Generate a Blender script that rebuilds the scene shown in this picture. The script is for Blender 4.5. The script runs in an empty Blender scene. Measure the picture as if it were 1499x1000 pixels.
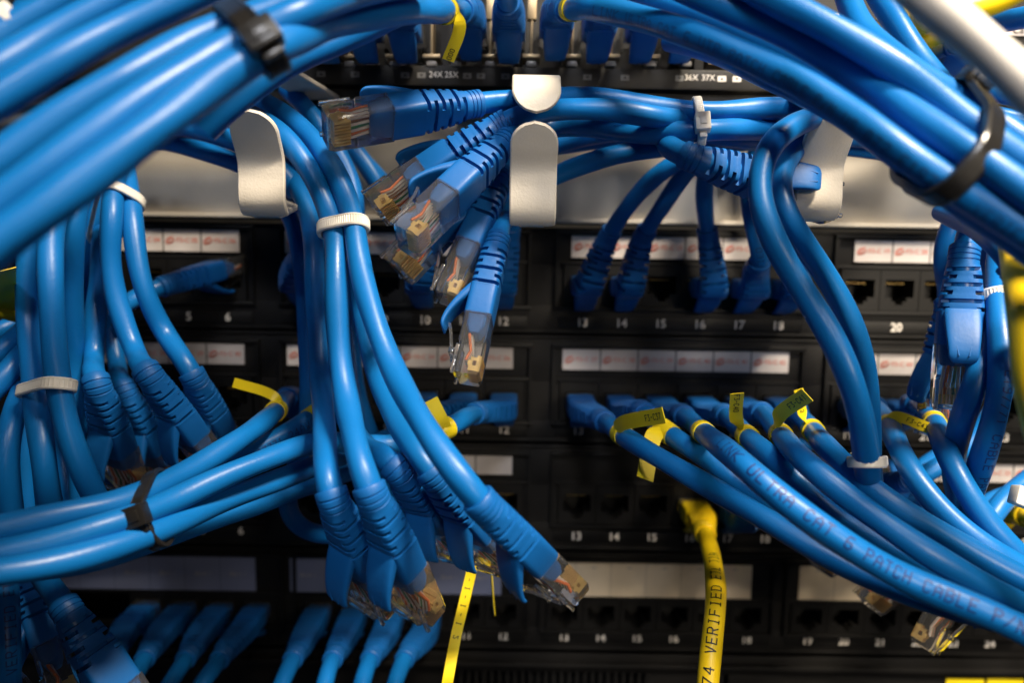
import bpy, math, random
import numpy as np
from mathutils import Vector, Matrix
random.seed(7); np.random.seed(7)

# ------------------------------------------------------------------ camera, light, exposure
scene = bpy.context.scene
COL = scene.collection
F = 1050.0                      # focal length in photo pixels (photo is 1499 wide)
TILT, ROLL = math.radians(6.0), math.radians(0.9)
CAM = np.array([0.0, -300.0, 0.0])              # millimetres; panel fronts stand at Y = 0
fw = np.array([0, math.cos(TILT), -math.sin(TILT)])
x0 = np.array([1.0, 0, 0]); u0 = np.cross(x0, fw)
rt = math.cos(ROLL)*x0 + math.sin(ROLL)*u0
up = -math.sin(ROLL)*x0 + math.cos(ROLL)*u0
cam = bpy.data.cameras.new('camera'); camo = bpy.data.objects.new('camera', cam); COL.objects.link(camo)
M = Matrix(((rt[0], up[0], -fw[0], 0), (rt[1], up[1], -fw[1], -0.3), (rt[2], up[2], -fw[2], 0), (0, 0, 0, 1)))
camo.matrix_world = M
cam.sensor_width = 36; cam.lens = 36*F/1499; cam.clip_start = .002; cam.clip_end = 20
cam.dof.use_dof = True; cam.dof.focus_distance = 0.200; cam.dof.aperture_fstop = cam.lens/3.5
cam.dof.aperture_blades = 7
scene.camera = camo
scene.render.resolution_x, scene.render.resolution_y = 1024, 684
scene.render.engine = 'CYCLES'
scene.cycles.max_bounces = 14; scene.cycles.transmission_bounces = 12; scene.cycles.transparent_max_bounces = 12
scene.cycles.sample_clamp_indirect = 4.0
scene.view_settings.view_transform = 'Standard'; scene.view_settings.look = 'None'
scene.view_settings.exposure = 0.0; scene.view_settings.gamma = 1

world = bpy.data.worlds.new('World'); scene.world = world; world.use_nodes = True
world.node_tree.nodes['Background'].inputs[0].default_value = (0.50, 0.62, 0.9, 1)
world.node_tree.nodes['Background'].inputs[1].default_value = 0.022

def area(name, loc, target, size, watts, color, size_y=None):
    L = bpy.data.lights.new(name, 'AREA'); L.energy = watts; L.color = color
    L.shape = 'RECTANGLE' if size_y else 'DISK'; L.size = size
    if size_y: L.size_y = size_y
    o = bpy.data.objects.new(name, L); COL.objects.link(o)
    o.location = loc
    o.rotation_euler = (Vector(target)-Vector(loc)).to_track_quat('-Z', 'Y').to_euler()
    return o
k = area('ceiling_lamp', (0.38, -0.52, 0.78), (0.16, -0.10, -0.03), 0.24, 5.8, (1.0, 0.86, 0.68), 0.12); k.data.spread = math.radians(85)
k = area('aisle_lamp', (0.02, -1.05, 0.80), (0.09, -.05, 0.05), 0.26, 0.32, (0.95, 0.95, 1.0), 0.14); k.data.spread = math.radians(38)
k = area('side_lamp', (0.34, -0.80, 0.16), (0.16, 0, 0.0), 0.14, 0.26, (1.0, 0.86, 0.68), 0.22); k.data.spread = math.radians(44)

# ------------------------------------------------------------------ pixel helpers
def ray(px, py): return fw + (px-749.5)/F*rt - (py-500)/F*up
RC = 3.1
def P(px, py, w):               # point where a cable of 6.2 mm looks w pixels thick
    return CAM + ray(px, py)*(F*2*RC/w)
def PZ(px, py, z):              # point z mm in front of the panel plane
    d = ray(px, py); return CAM + d*((300.0-z)/d[1])
def SV(dx, dy, dc=0):           # screen vector (right, down, towards camera)
    return dx*rt - dy*up - dc*fw
def nrm(v): v = np.asarray(v, float); return v/max(np.linalg.norm(v), 1e-9)

# ------------------------------------------------------------------ materials
def mat(name, color, rough=.45, metal=0, bump=0, bscale=400, trans=0, ior=1.5, spec=.5, vary=0, vscale=60,
        emit=None, sss=0, coat=0):
    m = bpy.data.materials.new(name); m.use_nodes = True
    nt = m.node_tree; b = nt.nodes['Principled BSDF']
    b.inputs['Base Color'].default_value = (*color, 1); b.inputs['Roughness'].default_value = rough
    b.inputs['Metallic'].default_value = metal; b.inputs['IOR'].default_value = ior
    b.inputs['Specular IOR Level'].default_value = spec
    b.inputs['Transmission Weight'].default_value = trans
    if coat: b.inputs['Coat Weight'].default_value = coat; b.inputs['Coat Roughness'].default_value = .15
    if sss:
        b.inputs['Subsurface Weight'].default_value = sss; b.inputs['Subsurface Radius'].default_value = (1, 1, 1)
        b.inputs['Subsurface Scale'].default_value = .0015
    if emit: b.inputs['Emission Color'].default_value = (*emit[0], 1); b.inputs['Emission Strength'].default_value = emit[1]
    tc = nt.nodes.new('ShaderNodeTexCoord')
    if bump:
        n = nt.nodes.new('ShaderNodeTexNoise'); n.inputs['Scale'].default_value = bscale; n.inputs['Detail'].default_value = 3
        bp = nt.nodes.new('ShaderNodeBump'); bp.inputs['Strength'].default_value = bump; bp.inputs['Distance'].default_value = .0003
        nt.links.new(tc.outputs['Object'], n.inputs['Vector']); nt.links.new(n.outputs['Fac'], bp.inputs['Height'])
        nt.links.new(bp.outputs['Normal'], b.inputs['Normal'])
    if vary:
        n2 = nt.nodes.new('ShaderNodeTexNoise'); n2.inputs['Scale'].default_value = vscale; n2.inputs['Detail'].default_value = 5
        mr = nt.nodes.new('ShaderNodeMapRange'); mr.inputs['From Min'].default_value = .3; mr.inputs['From Max'].default_value = .7
        mr.inputs['To Min'].default_value = rough-vary; mr.inputs['To Max'].default_value = rough+vary
        nt.links.new(tc.outputs['Object'], n2.inputs['Vector']); nt.links.new(n2.outputs['Fac'], mr.inputs['Value'])
        nt.links.new(mr.outputs['Result'], b.inputs['Roughness'])
        mx = nt.nodes.new('ShaderNodeMix'); mx.data_type = 'RGBA'
        mx.inputs['A'].default_value = (*[c*.86 for c in color], 1); mx.inputs['B'].default_value = (*[min(1, c*1.12) for c in color], 1)
        nt.links.new(n2.outputs['Fac'], mx.inputs['Factor']); nt.links.new(mx.outputs['Result'], b.inputs['Base Color'])
    return m
MT = dict(
    blue=mat('blue_jacket', (.004, .142, .44), .37, bump=.14, bscale=900, vary=.06, spec=.36),
    bboot=mat('blue_boot', (.004, .112, .38), .48, bump=.15, bscale=700, vary=.05, spec=.4),
    yellow=mat('yellow_jacket', (.92, .62, .008), .35, bump=.1, bscale=900, vary=.05),
    white=mat('white_jacket', (.78, .74, .68), .4, bump=.1, bscale=900, vary=.05),
    flag=mat('yellow_label_tape', (.95, .70, .012), .38, bump=.05, bscale=300, vary=.05),
    ink=mat('dark_blue_ink', (.006, .03, .16), .5), fink=mat('faint_blue_ink', (.004, .075, .25), .5), blackink=mat('black_ink', (.01, .01, .008), .5),
    clear=mat('clear_plastic', (1, .99, .97), .02, trans=.97, ior=1.25, bump=.15, bscale=260, coat=.5),
    gold=mat('gold_contact', (.88, .60, .20), .35, metal=.45),
    wo=mat('orange_wire', (.70, .16, .03), .4), ww=mat('white_wire', (.75, .66, .58), .4), wg=mat('green_wire', (.04, .22, .07), .4),
    wb=mat('brown_wire', (.25, .10, .04), .4),
    nat=mat('natural_nylon', (.78, .74, .66), .36, sss=.5, bump=.1, bscale=500),
    btie=mat('black_nylon', (.014, .013, .012), .28, bump=.2, bscale=500),
    paint=mat('beige_powder_coat', (.68, .62, .52), .42, bump=.28, bscale=1500, vary=.05, vscale=90),
    black=mat('black_plastic', (.004, .0037, .0033), .5, bump=.2, bscale=900, vary=.08, spec=.35),
    blackm=mat('black_painted_steel', (.0055, .005, .0045), .55, bump=.4, bscale=1500, vary=.08, spec=.35),
    cav=mat('port_cavity', (.006, .006, .006), .6), num=mat('grey_print', (.80, .75, .68), .5),
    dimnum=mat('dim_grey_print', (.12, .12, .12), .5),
    paper=mat('paper_label', (.60, .55, .52), .55, bump=.1, bscale=200, vary=.05, vscale=150),
    cream=mat('cream_label', (.62, .52, .38), .55, bump=.1, bscale=200, vary=.05, vscale=150),
    shadepaper=mat('shaded_label', (.14, .16, .25), .5, bump=.1, bscale=200),  # dim bluish shade on the lowest panel's left strips, painted into the label colour
    red=mat('red_print', (.62, .17, .12), .6), greyink=mat('grey_ink', (.30, .28, .27), .6),
    shield=mat('tinned_shield', (.34, .26, .16), .42, metal=.9), pipe=mat('light_pipe', (.13, .125, .12), .35),
    led=mat('green_led', (.02, .5, .02), .3, emit=((.05, 1, .05), 1.6)),
)

# ------------------------------------------------------------------ object helpers (all sizes in mm)
S = 0.001
def tag(o, label=None, cat=None, group=None, kind=None):
    if label: o['label'] = label
    if cat: o['category'] = cat
    if group: o['group'] = group
    if kind: o['kind'] = kind
    return o
def empty(name, p):
    o = bpy.data.objects.new(name, None); o.empty_display_size = .005; o.location = [c*S for c in p]; COL.objects.link(o); return o
def mesh(name, verts, faces, m, smooth=True, ang=35, fm=None):
    me = bpy.data.meshes.new(name)
    me.from_pydata([tuple(float(c)*S for c in v) for v in verts], [], [tuple(int(i) for i in f) for f in faces])
    for mm in (m if isinstance(m, (list, tuple)) else [m]): me.materials.append(MT[mm])
    if fm is not None: me.polygons.foreach_set('material_index', fm)
    me.validate(); me.update()
    if smooth:
        me.polygons.foreach_set('use_smooth', [True]*len(me.polygons)); me.set_sharp_from_angle(angle=math.radians(ang))
    return me
def put(name, me, parent=None, mw=None):
    o = bpy.data.objects.new(name, me); COL.objects.link(o)
    if parent is not None:
        o.parent = parent
        q = parent; base = Vector((0, 0, 0))
        wm = Matrix.Identity(4)
        chain = []
        while q is not None: chain.append(q); q = q.parent
        for q in reversed(chain): wm = wm @ q.matrix_basis
        o.matrix_basis = wm.inverted() @ (mw if mw is not None else Matrix.Identity(4))
    elif mw is not None: o.matrix_basis = mw
    return o
class MB:
    def __init__(s): s.v = []; s.f = []; s.m = []
    def add(s, v, f, mi=0):
        o = len(s.v); s.v += [tuple(x) for x in v]; s.f += [tuple(i+o for i in q) for q in f]; s.m += [mi]*len(f); return s
    def box(s, a, b, bev=0, mi=0):
        (xa, ya, za), (xb, yb, zb) = a, b
        if bev <= 0:
            v = [(x, y, z) for x in (xa, xb) for y in (ya, yb) for z in (za, zb)]
            return s.add(v, [(0, 1, 3, 2), (4, 6, 7, 5), (0, 4, 5, 1), (2, 3, 7, 6), (0, 2, 6, 4), (1, 5, 7, 3)], mi)
        import bmesh
        bm = bmesh.new(); bmesh.ops.create_cube(bm, size=1)
        for q in bm.verts:
            q.co = ((xa+xb)/2+q.co.x*(xb-xa), (ya+yb)/2+q.co.y*(yb-ya), (za+zb)/2+q.co.z*(zb-za))
        bmesh.ops.bevel(bm, geom=bm.edges[:], offset=bev, segments=2, affect='EDGES', profile=.6)
        bm.verts.index_update()
        s.add([tuple(q.co) for q in bm.verts], [tuple(q.index for q in f.verts) for f in bm.faces], mi); bm.free(); return s
    def loft(s, rings, cap=True, closed=False, mi=0):
        n = len(rings[0]); v = [p for r in rings for p in r]; f = []
        R = len(rings)
        for i in range(R-1 if not closed else R):
            j = (i+1) % R
            for k in range(n):
                l = (k+1) % n; f.append((i*n+k, i*n+l, j*n+l, j*n+k))
        if cap and not closed: f.append(tuple(range(n-1, -1, -1))); f.append(tuple((R-1)*n+k for k in range(n)))
        return s.add(v, f, mi)
    def me(s, name, m, smooth=True, ang=35): return mesh(name, s.v, s.f, m, smooth, ang, s.m)

# ------------------------------------------------------------------ lettering
def text_mesh(txt, size, m, bold=0.0, align='CENTER'):
    key = (txt, size, m, bold, align)
    if key in text_mesh.c: return text_mesh.c[key]
    cu = bpy.data.curves.new('t', 'FONT'); cu.body = txt; cu.size = size*S; cu.align_x = align; cu.align_y = 'CENTER'
    cu.offset = bold*S; cu.extrude = .00004; cu.resolution_u = 3
    o = bpy.data.objects.new('t', cu); COL.objects.link(o)
    me = bpy.data.meshes.new_from_object(o); bpy.data.objects.remove(o)
    me.materials.clear(); me.materials.append(MT[m]); text_mesh.c[key] = me
    return me
text_mesh.c = {}
def wall_text(name, txt, p, size, m, parent, bold=0.0, lift=.12):
    mw = Matrix.Translation(Vector([p[0]*S, (p[1]-lift)*S, p[2]*S])) @ Matrix.Rotation(math.pi/2, 4, 'X')
    return put(name, text_mesh(txt, size, m, bold), parent, mw)
G = {  # plotter letters on a 4 x 6 grid
 'A': [[(0,0),(0,4),(2,6),(4,4),(4,0)],[(0,2.5),(4,2.5)]], 'B': [[(0,0),(0,6),(3,6),(4,5),(4,4),(3,3),(0,3)],[(3,3),(4,2),(4,1),(3,0),(0,0)]],
 'C': [[(4,5),(3,6),(1,6),(0,5),(0,1),(1,0),(3,0),(4,1)]], 'D': [[(0,0),(0,6),(3,6),(4,5),(4,1),(3,0),(0,0)]],
 'E': [[(4,6),(0,6),(0,0),(4,0)],[(0,3),(3,3)]], 'F': [[(4,6),(0,6),(0,0)],[(0,3),(3,3)]],
 'G': [[(4,5),(3,6),(1,6),(0,5),(0,1),(1,0),(4,0),(4,3),(2,3)]],
 'H': [[(0,0),(0,6)],[(4,0),(4,6)],[(0,3),(4,3)]], 'I': [[(1,6),(3,6)],[(2,6),(2,0)],[(1,0),(3,0)]],
 'K': [[(0,0),(0,6)],[(4,6),(0,3),(4,0)]], 'L': [[(0,6),(0,0),(4,0)]], 'N': [[(0,0),(0,6),(4,0),(4,6)]],
 'M': [[(0,0),(0,6),(2,3),(4,6),(4,0)]],
 'P': [[(0,0),(0,6),(3,6),(4,5),(4,4),(3,3),(0,3)]], 'R': [[(0,0),(0,6),(3,6),(4,5),(4,4),(3,3),(0,3)],[(2,3),(4,0)]],
 'S': [[(4,5),(3,6),(1,6),(0,5),(1,3.2),(3,2.8),(4,1),(3,0),(1,0),(0,1)]], 'T': [[(0,6),(4,6)],[(2,6),(2,0)]],
 'U': [[(0,6),(0,1),(1,0),(3,0),(4,1),(4,6)]], 'V': [[(0,6),(2,0),(4,6)]], 'W': [[(0,6),(1,0),(2,3),(3,0),(4,6)]],
 'X': [[(0,0),(4,6)],[(0,6),(4,0)]], 'Y': [[(0,6),(2,3),(4,6)],[(2,3),(2,0)]], '-': [[(0.5,3),(3.5,3)]], '/': [[(0,0),(4,6)]],
 '0': [[(1,0),(0,1),(0,5),(1,6),(3,6),(4,5),(4,1),(3,0),(1,0)]], '1': [[(1,5),(2,6),(2,0)]],
 '2': [[(0,5),(1,6),(3,6),(4,5),(4,4),(0,0),(4,0)]], '3': [[(0,6),(4,6),(2,3.5),(4,2),(4,1),(3,0),(0,0)]],
 '4': [[(3,0),(3,6),(0,2),(4,2)]], '5': [[(4,6),(0,6),(0,3.5),(3,3.5),(4,2.5),(4,1),(3,0),(0,0)]],
 '6': [[(4,6),(1,6),(0,4),(0,1),(1,0),(3,0),(4,1),(4,2),(3,3),(0,3)]], '7': [[(0,6),(4,6),(1,0)]],
 '8': [[(1,3),(0,4),(0,5),(1,6),(3,6),(4,5),(4,4),(3,3),(1,3),(0,2),(0,1),(1,0),(3,0),(4,1),(4,2),(3,3)]],
 '9': [[(4,3),(1,3),(0,4),(0,5),(1,6),(3,6),(4,5),(4,2),(3,0),(0,0)]]}
def strokes(txt, h, th=.30, adv=1.0):
    """flat quads (s,t) of stroked text, split finely so they can be wrapped"""
    k = h/6.0; quads = []; x = 0
    for ch in txt:
        for pl in G.get(ch, []):
            for (a, b) in zip(pl[:-1], pl[1:]):
                a = np.array([x+a[0]*k*.8, (a[1]-3)*k]); b = np.array([x+b[0]*k*.8, (b[1]-3)*k])
                d = b-a; L = np.linalg.norm(d); d /= L; nn = np.array([-d[1], d[0]])*th/2
                a = a-d*th*.4; b = b+d*th*.4
                n = max(1, int(L/.35)+1)
                for i in range(n):
                    p, q = a+(b-a)*i/n, a+(b-a)*(i+1)/n
                    quads.append([p-nn, q-nn, q+nn, p+nn])
        x += 4*k*.8 + 2.1*k*adv
    return quads, x

# ------------------------------------------------------------------ cable geometry
def spline(pts, step=1.2):
    pts = [np.asarray(p, float) for p in pts]
    P_ = [2*pts[0]-pts[1]] + pts + [2*pts[-1]-pts[-2]]
    out = []
    for i in range(1, len(P_)-2):
        p0, p1, p2, p3 = P_[i-1:i+3]
        t0 = 0; t1 = t0+max(np.linalg.norm(p1-p0), 1e-3)**.5; t2 = t1+max(np.linalg.norm(p2-p1), 1e-3)**.5; t3 = t2+max(np.linalg.norm(p3-p2), 1e-3)**.5
        for t in np.linspace(t1, t2, 24, endpoint=False):
            A1 = (t1-t)/(t1-t0)*p0+(t-t0)/(t1-t0)*p1; A2 = (t2-t)/(t2-t1)*p1+(t-t1)/(t2-t1)*p2; A3 = (t3-t)/(t3-t2)*p2+(t-t2)/(t3-t2)*p3
            B1 = (t2-t)/(t2-t0)*A1+(t-t0)/(t2-t0)*A2; B2 = (t3-t)/(t3-t1)*A2+(t-t1)/(t3-t1)*A3
            out.append((t2-t)/(t2-t1)*B1+(t-t1)/(t2-t1)*B2)
    out.append(pts[-1]); out = np.array(out)
    return resample(out, step)
def resample(out, step):
    d = np.r_[0, np.cumsum(np.linalg.norm(np.diff(out, axis=0), axis=1))]
    n = max(4, int(d[-1]/step)); t = np.linspace(0, d[-1], n+1)
    return np.stack([np.interp(t, d, out[:, k]) for k in range(3)], 1)
def smooth_pts(a, it=2):
    a = a.copy()
    for _ in range(it): a[1:-1] = .5*a[1:-1]+.25*(a[:-2]+a[2:])
    return a
def frames(pl, upv):
    """transport from the LAST point (plug side) backwards; returns T, N(up), B(side)"""
    T = np.gradient(pl, axis=0); T /= np.linalg.norm(T, axis=1)[:, None]
    n = len(pl); N = np.zeros_like(pl)
    u = np.asarray(upv, float); u = u-T[-1]*u.dot(T[-1]); N[-1] = nrm(u)
    for i in range(n-2, -1, -1):
        u = N[i+1]-T[i]*N[i+1].dot(T[i]); N[i] = nrm(u)
    return T, N, np.cross(T, N)

class Cable: pass
CABLES = []
def cable(label, pts, end=None, color='blue', group=None, texts=(), flags=(), name='patch_cable', cat='network cable', r=RC, pin=False):
    c = Cable(); c.label = label; c.end = end; c.color = color; c.group = group; c.texts = texts; c.flags = flags; c.name = name; c.cat = cat
    c.r = r; c.pin = pin
    W = [P(*p) if len(p) == 3 else PZ(p[0], p[1], p[3]) for p in pts]
    off = lambda p: p[0] < 0 or p[0] > 1499 or p[1] < 0 or p[1] > 1000
    if off(pts[0]) and len(W) > 1: W.insert(0, W[0]+nrm(W[0]-W[1])*(14 if pts[0][1] < 0 else 60))   # carry on past the edge of the picture
    if not end and off(pts[-1]): W.append(W[-1]+nrm(W[-1]-W[-2])*(14 if pts[-1][1] < 0 else 60))
    c.dir = None; c.B = None; c.up = SV(0, -1, 0)
    if end:
        if end[0] == 'port':
            px, py, zf, upv = end[1:5]
            q = PZ(px, py, zf); c.B = q+np.array([0, -15.0, 0]); c.dir = np.array([0, 1.0, 0]); c.up = SV(*upv)
            W += [c.B-c.dir*6, c.B]
        else:
            s, t, upv = end[1:4]
            sp = P(*s); c.dir = nrm(P(*t)-sp); c.B = sp+c.dir*(end[4] if len(end) > 4 else 19.0); c.up = SV(*upv)
            while len(W) > 2 and np.linalg.norm(W[-1]-sp) < 15: W.pop()
            W += [sp-c.dir*3, sp+c.dir*8, c.B]
    c.pl = spline(W, 1.2)
    c.Lb = (end[5] if len(end) > 5 else 28.0) if end and end[0] == 'port' else (end[4] if end and len(end) > 4 else 19.0)
    c.pl = soften(c)
    CABLES.append(c)
    return c
def soften(c, it=40):
    n = len(c.pl); back = np.arange(n)[::-1]*1.2
    lock = 4 if (c.end and c.end[0] == 'port') else 14
    w = np.clip((back-lock)/8, 0, 1)[1:-1, None] if c.end else 1.0
    a = c.pl.copy()
    for _ in range(it): a[1:-1] += (.25*(a[:-2]+a[2:])-.5*a[1:-1])*w
    d = np.linalg.norm(np.diff(a, axis=0), axis=1)
    return resample(a, 1.2)

# -- keep cables from running through each other: slide them apart along the line of sight
def relax(iters=26):
    step = 3
    idx = []; pos = []; cid = []; fix = []; rad = []
    for ci, c in enumerate(CABLES):
        n = len(c.pl); ks = list(range(0, n, step))
        c.ks = ks
        for k in ks:
            dist_end = (n-1-k)*1.2
            pos.append(c.pl[k]); cid.append(ci)
            boot = c.end is not None and dist_end < c.Lb+2
            fix.append(1.0 if (boot or c.pin) else (0.5 if (c.end is not None and dist_end < 32) else 0.0)); rad.append(c.r+(1.0 if boot else 0))
    for hx, (z0, z1) in HOOKB:
        for q in np.arange(z0, z1, 3.0):
            for dx in (-5, 0, 5): pos.append(np.array([hx+dx, -ZH, q])); cid.append(9999); fix.append(1.0); rad.append(1.6)
    pos = np.array(pos); cid = np.array(cid); fix = np.array(fix); rad = np.array(rad)
    org = pos.copy()
    vd = pos-CAM; dep = vd@fw; vdir = vd/dep[:, None]      # position = CAM + vdir*dep
    odep = dep.copy()
    for it in range(iters):
        pos = CAM+vdir*dep[:, None]
        push = np.zeros(len(dep)); cnt = np.zeros(len(dep))
        order = np.argsort(pos[:, 0]); xs = pos[order, 0]
        for a in range(len(order)):
            i = order[a]; b = a+1
            hi = np.searchsorted(xs, xs[a]+8.2)
            if hi <= b: continue
            js = order[b:hi]; js = js[cid[js] != cid[i]]
            if len(js) and cid[i] == 9999: js = js[cid[js] != 9999]
            if len(js) == 0: continue
            d = pos[js]-pos[i]; dd = np.einsum('ij,ij->i', d, d); mn = (rad[js]+rad[i])
            ok = dd < mn*mn
            if not ok.any(): continue
            js = js[ok]; dd = dd[ok]; mn = mn[ok]
            dz = dep[js]-dep[i]; sg = np.where(np.abs(dz) > .3, np.sign(dz), np.where(odep[js]-odep[i]+1e-6*(cid[js]-cid[i]) >= 0, 1, -1))
            lat2 = np.maximum(dd-dz*dz, 0); need = np.sqrt(np.maximum(mn*mn-lat2, 0))-np.abs(dz)
            need = np.minimum(need, 2.0)*.5
            np.add.at(push, js, sg*need*(1-fix[js])); np.add.at(cnt, js, 1)
            push[i] -= (sg*need).sum()*(1-fix[i]); cnt[i] += len(js)
        dep += push/np.maximum(cnt, 1)*.9
        # smooth the displacement along each cable
        disp = dep-odep
        for ci, c in enumerate(CABLES):
            m = np.where(cid == ci)[0]
            if len(m) > 3:
                q = disp[m].copy()
                for _ in range(2): q[1:-1] = .5*q[1:-1]+.25*(q[:-2]+q[2:]); 
                disp[m] = q
        dep = odep+disp*(1-(fix > .9))
    for ci, c in enumerate(CABLES):
        m = np.where(cid == ci)[0]; n = len(c.pl)
        dd = np.interp(np.arange(n), c.ks, (dep-odep)[m])
        k = np.ones(9)/9
        dd = np.convolve(np.pad(dd, 4, mode='edge'), k, mode='valid')
        if c.end is not None:
            e = np.clip((np.arange(n)[::-1]*1.2-c.Lb)/12, 0, 1); dd = dd*e
        v = c.pl-CAM; de = v@fw
        c.pl = CAM+v*((de+dd)/de)[:, None]
        c.pl = soften(c, 14)

def superring(c, T, N, B, a, b, e, n=40, mod=None):
    out = []
    for k in range(n):
        th = 2*math.pi*(k+.5)/n; cx, sx = math.cos(th), math.sin(th)
        x = a*math.copysign(abs(cx)**(2/e), cx); y = b*math.copysign(abs(sx)**(2/e), sx)
        s = 1.0 if mod is None else mod(th)
        out.append(c+B*x*s+N*y*s)
    return out

def ear_mesh(m):
    key = ('ear', m)
    if key in RIG: return RIG[key]
    pa = [(-1.5, 2.2), (1.0, 4.0), (3.2, 5.6), (6.0, 7.4), (9.0, 8.9), (12.0, 9.7), (14.0, 9.4)]
    wd = [4.5, 4.6, 4.5, 4.3, 4.0, 3.7, 3.5]; th = [2.8, 3.0, 2.7, 2.2, 1.8, 1.5, 1.0]
    pl = spline([np.array([x, 0, z]) for x, z in pa], .6); n = len(pl)
    T = np.gradient(pl, axis=0); T /= np.linalg.norm(T, axis=1)[:, None]
    mb = MB(); rings = []
    for i in range(n):
        t = i/(n-1)*(len(wd)-1); w = np.interp(t, range(len(wd)), wd); h = np.interp(t, range(len(th)), th)
        if i > n-4: w *= (.96, .88, .70)[i-(n-3)]; h *= (.95, .8, .45)[i-(n-3)]
        N = np.array([-T[i][2], 0, T[i][0]])
        r = []
        for k in range(20):
            a = 2*math.pi*(k+.5)/20; c, s_ = math.cos(a), math.sin(a)
            r.append(pl[i]+np.array([0, 1, 0])*w*math.copysign(abs(c)**.4, c)+N*(h/2)*math.copysign(abs(s_)**.55, s_))
        rings.append(r)
    mb.loft(rings)
    # raised arrow rib on the back of the cover
    for sgn in (-1, 1):
        mb.loft([[np.array([x, y, z+.9])+np.array(o) for o in ((0, -.22, 0), (0, .22, 0), (0, .1, .25), (0, -.1, .25))]
                 for x, y, z in ((4, sgn*3.0, 6.2), (7, sgn*2.3, 7.9), (10, sgn*1.6, 9.0), (12, sgn*1.2, 9.55))])
    RIG[key] = mb.me('latch_cover', m, ang=50); return RIG[key]
RIG = {}
def connector_mesh():
    if 'con' in RIG: return RIG['con']
    mb = MB()
    prof = [(8.7, 5.75, -4.02, 3.6), (17.5, 5.75, -4.02, 3.6), (18.4, 5.75, -4.02, 2.9), (25.6, 5.75, -4.02, 2.9), (27.2, 5.4, -3.5, 2.4)]
    def rr(x, a, zb, zt, c=.45):
        return [np.array([x, y, z]) for y, z in ((-a+c, zb), (a-c, zb), (a, zb+c), (a, zt-c), (a-c, zt), (-a+c, zt), (-a, zt-c), (-a, zb+c))]
    mb.loft([rr(*q) for q in prof])
    for y in (-5.0, 5.0):                   # side rails that stick out past the nose
        mb.box((19, y-.55, 2.9), (27.6, y+.55, 3.9), .2)
    RIG['con'] = mb.me('connector', 'clear', ang=30)
    mb = MB()                               # latch clip
    pl = [(26.6, 3.1), (25.4, 4.1), (22, 4.9), (18, 5.9), (14.5, 6.9), (11.8, 7.9)]
    wd = [2.9, 2.9, 2.9, 2.3, 1.6, 1.6]
    mb.loft([[np.array([x, sy*w, z+dz]) for sy, dz in ((-1, -.45), (1, -.45), (1, .45), (-1, .45))] for (x, z), w in zip(pl, wd)])
    mb.box((19.5, -3.1, 4.5), (21.0, 3.1, 6.2), .2)
    RIG['clip'] = mb.me('latch_clip', 'clear', ang=30)
    mb = MB()
    for k in range(8):
        y = (k-3.5)*1.02
        mb.box((21.2, y-.26, -3.95), (25.8, y+.26, -2.6)); mb.box((21.8, y-.26, -2.6), (22.8, y+.26, -.9)); mb.box((22.8, y-.26, -1.6), (24.2, y+.26, -.2)); mb.box((24.2, y-.26, -2.6), (25.8, y+.26, -.6))
    RIG['pins'] = mb.me('contacts', 'gold', smooth=False)
    mb = MB()
    cols = [0, 1, 0, 2, 0, 3, 0, 1]
    for k in range(8):
        y = (k-3.5)*1.02; y0 = (k-3.5)*.62
        pl = [(11.5, y0, .4+(k % 2)*.9), (15.5, y*.9, .5+(k % 2)*.5), (20, y, -.3), (23.0, y, .5)]
        mb.loft([[np.array([x, yy+.44*math.cos(a), z+.44*math.sin(a)]) for a in np.linspace(0, 2*math.pi, 8, endpoint=False)] for x, yy, z in pl], mi=cols[k])
    RIG['wires'] = mb.me('wires', ['ww', 'wo', 'wg', 'wb'], ang=60)
    return RIG['con']

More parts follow.
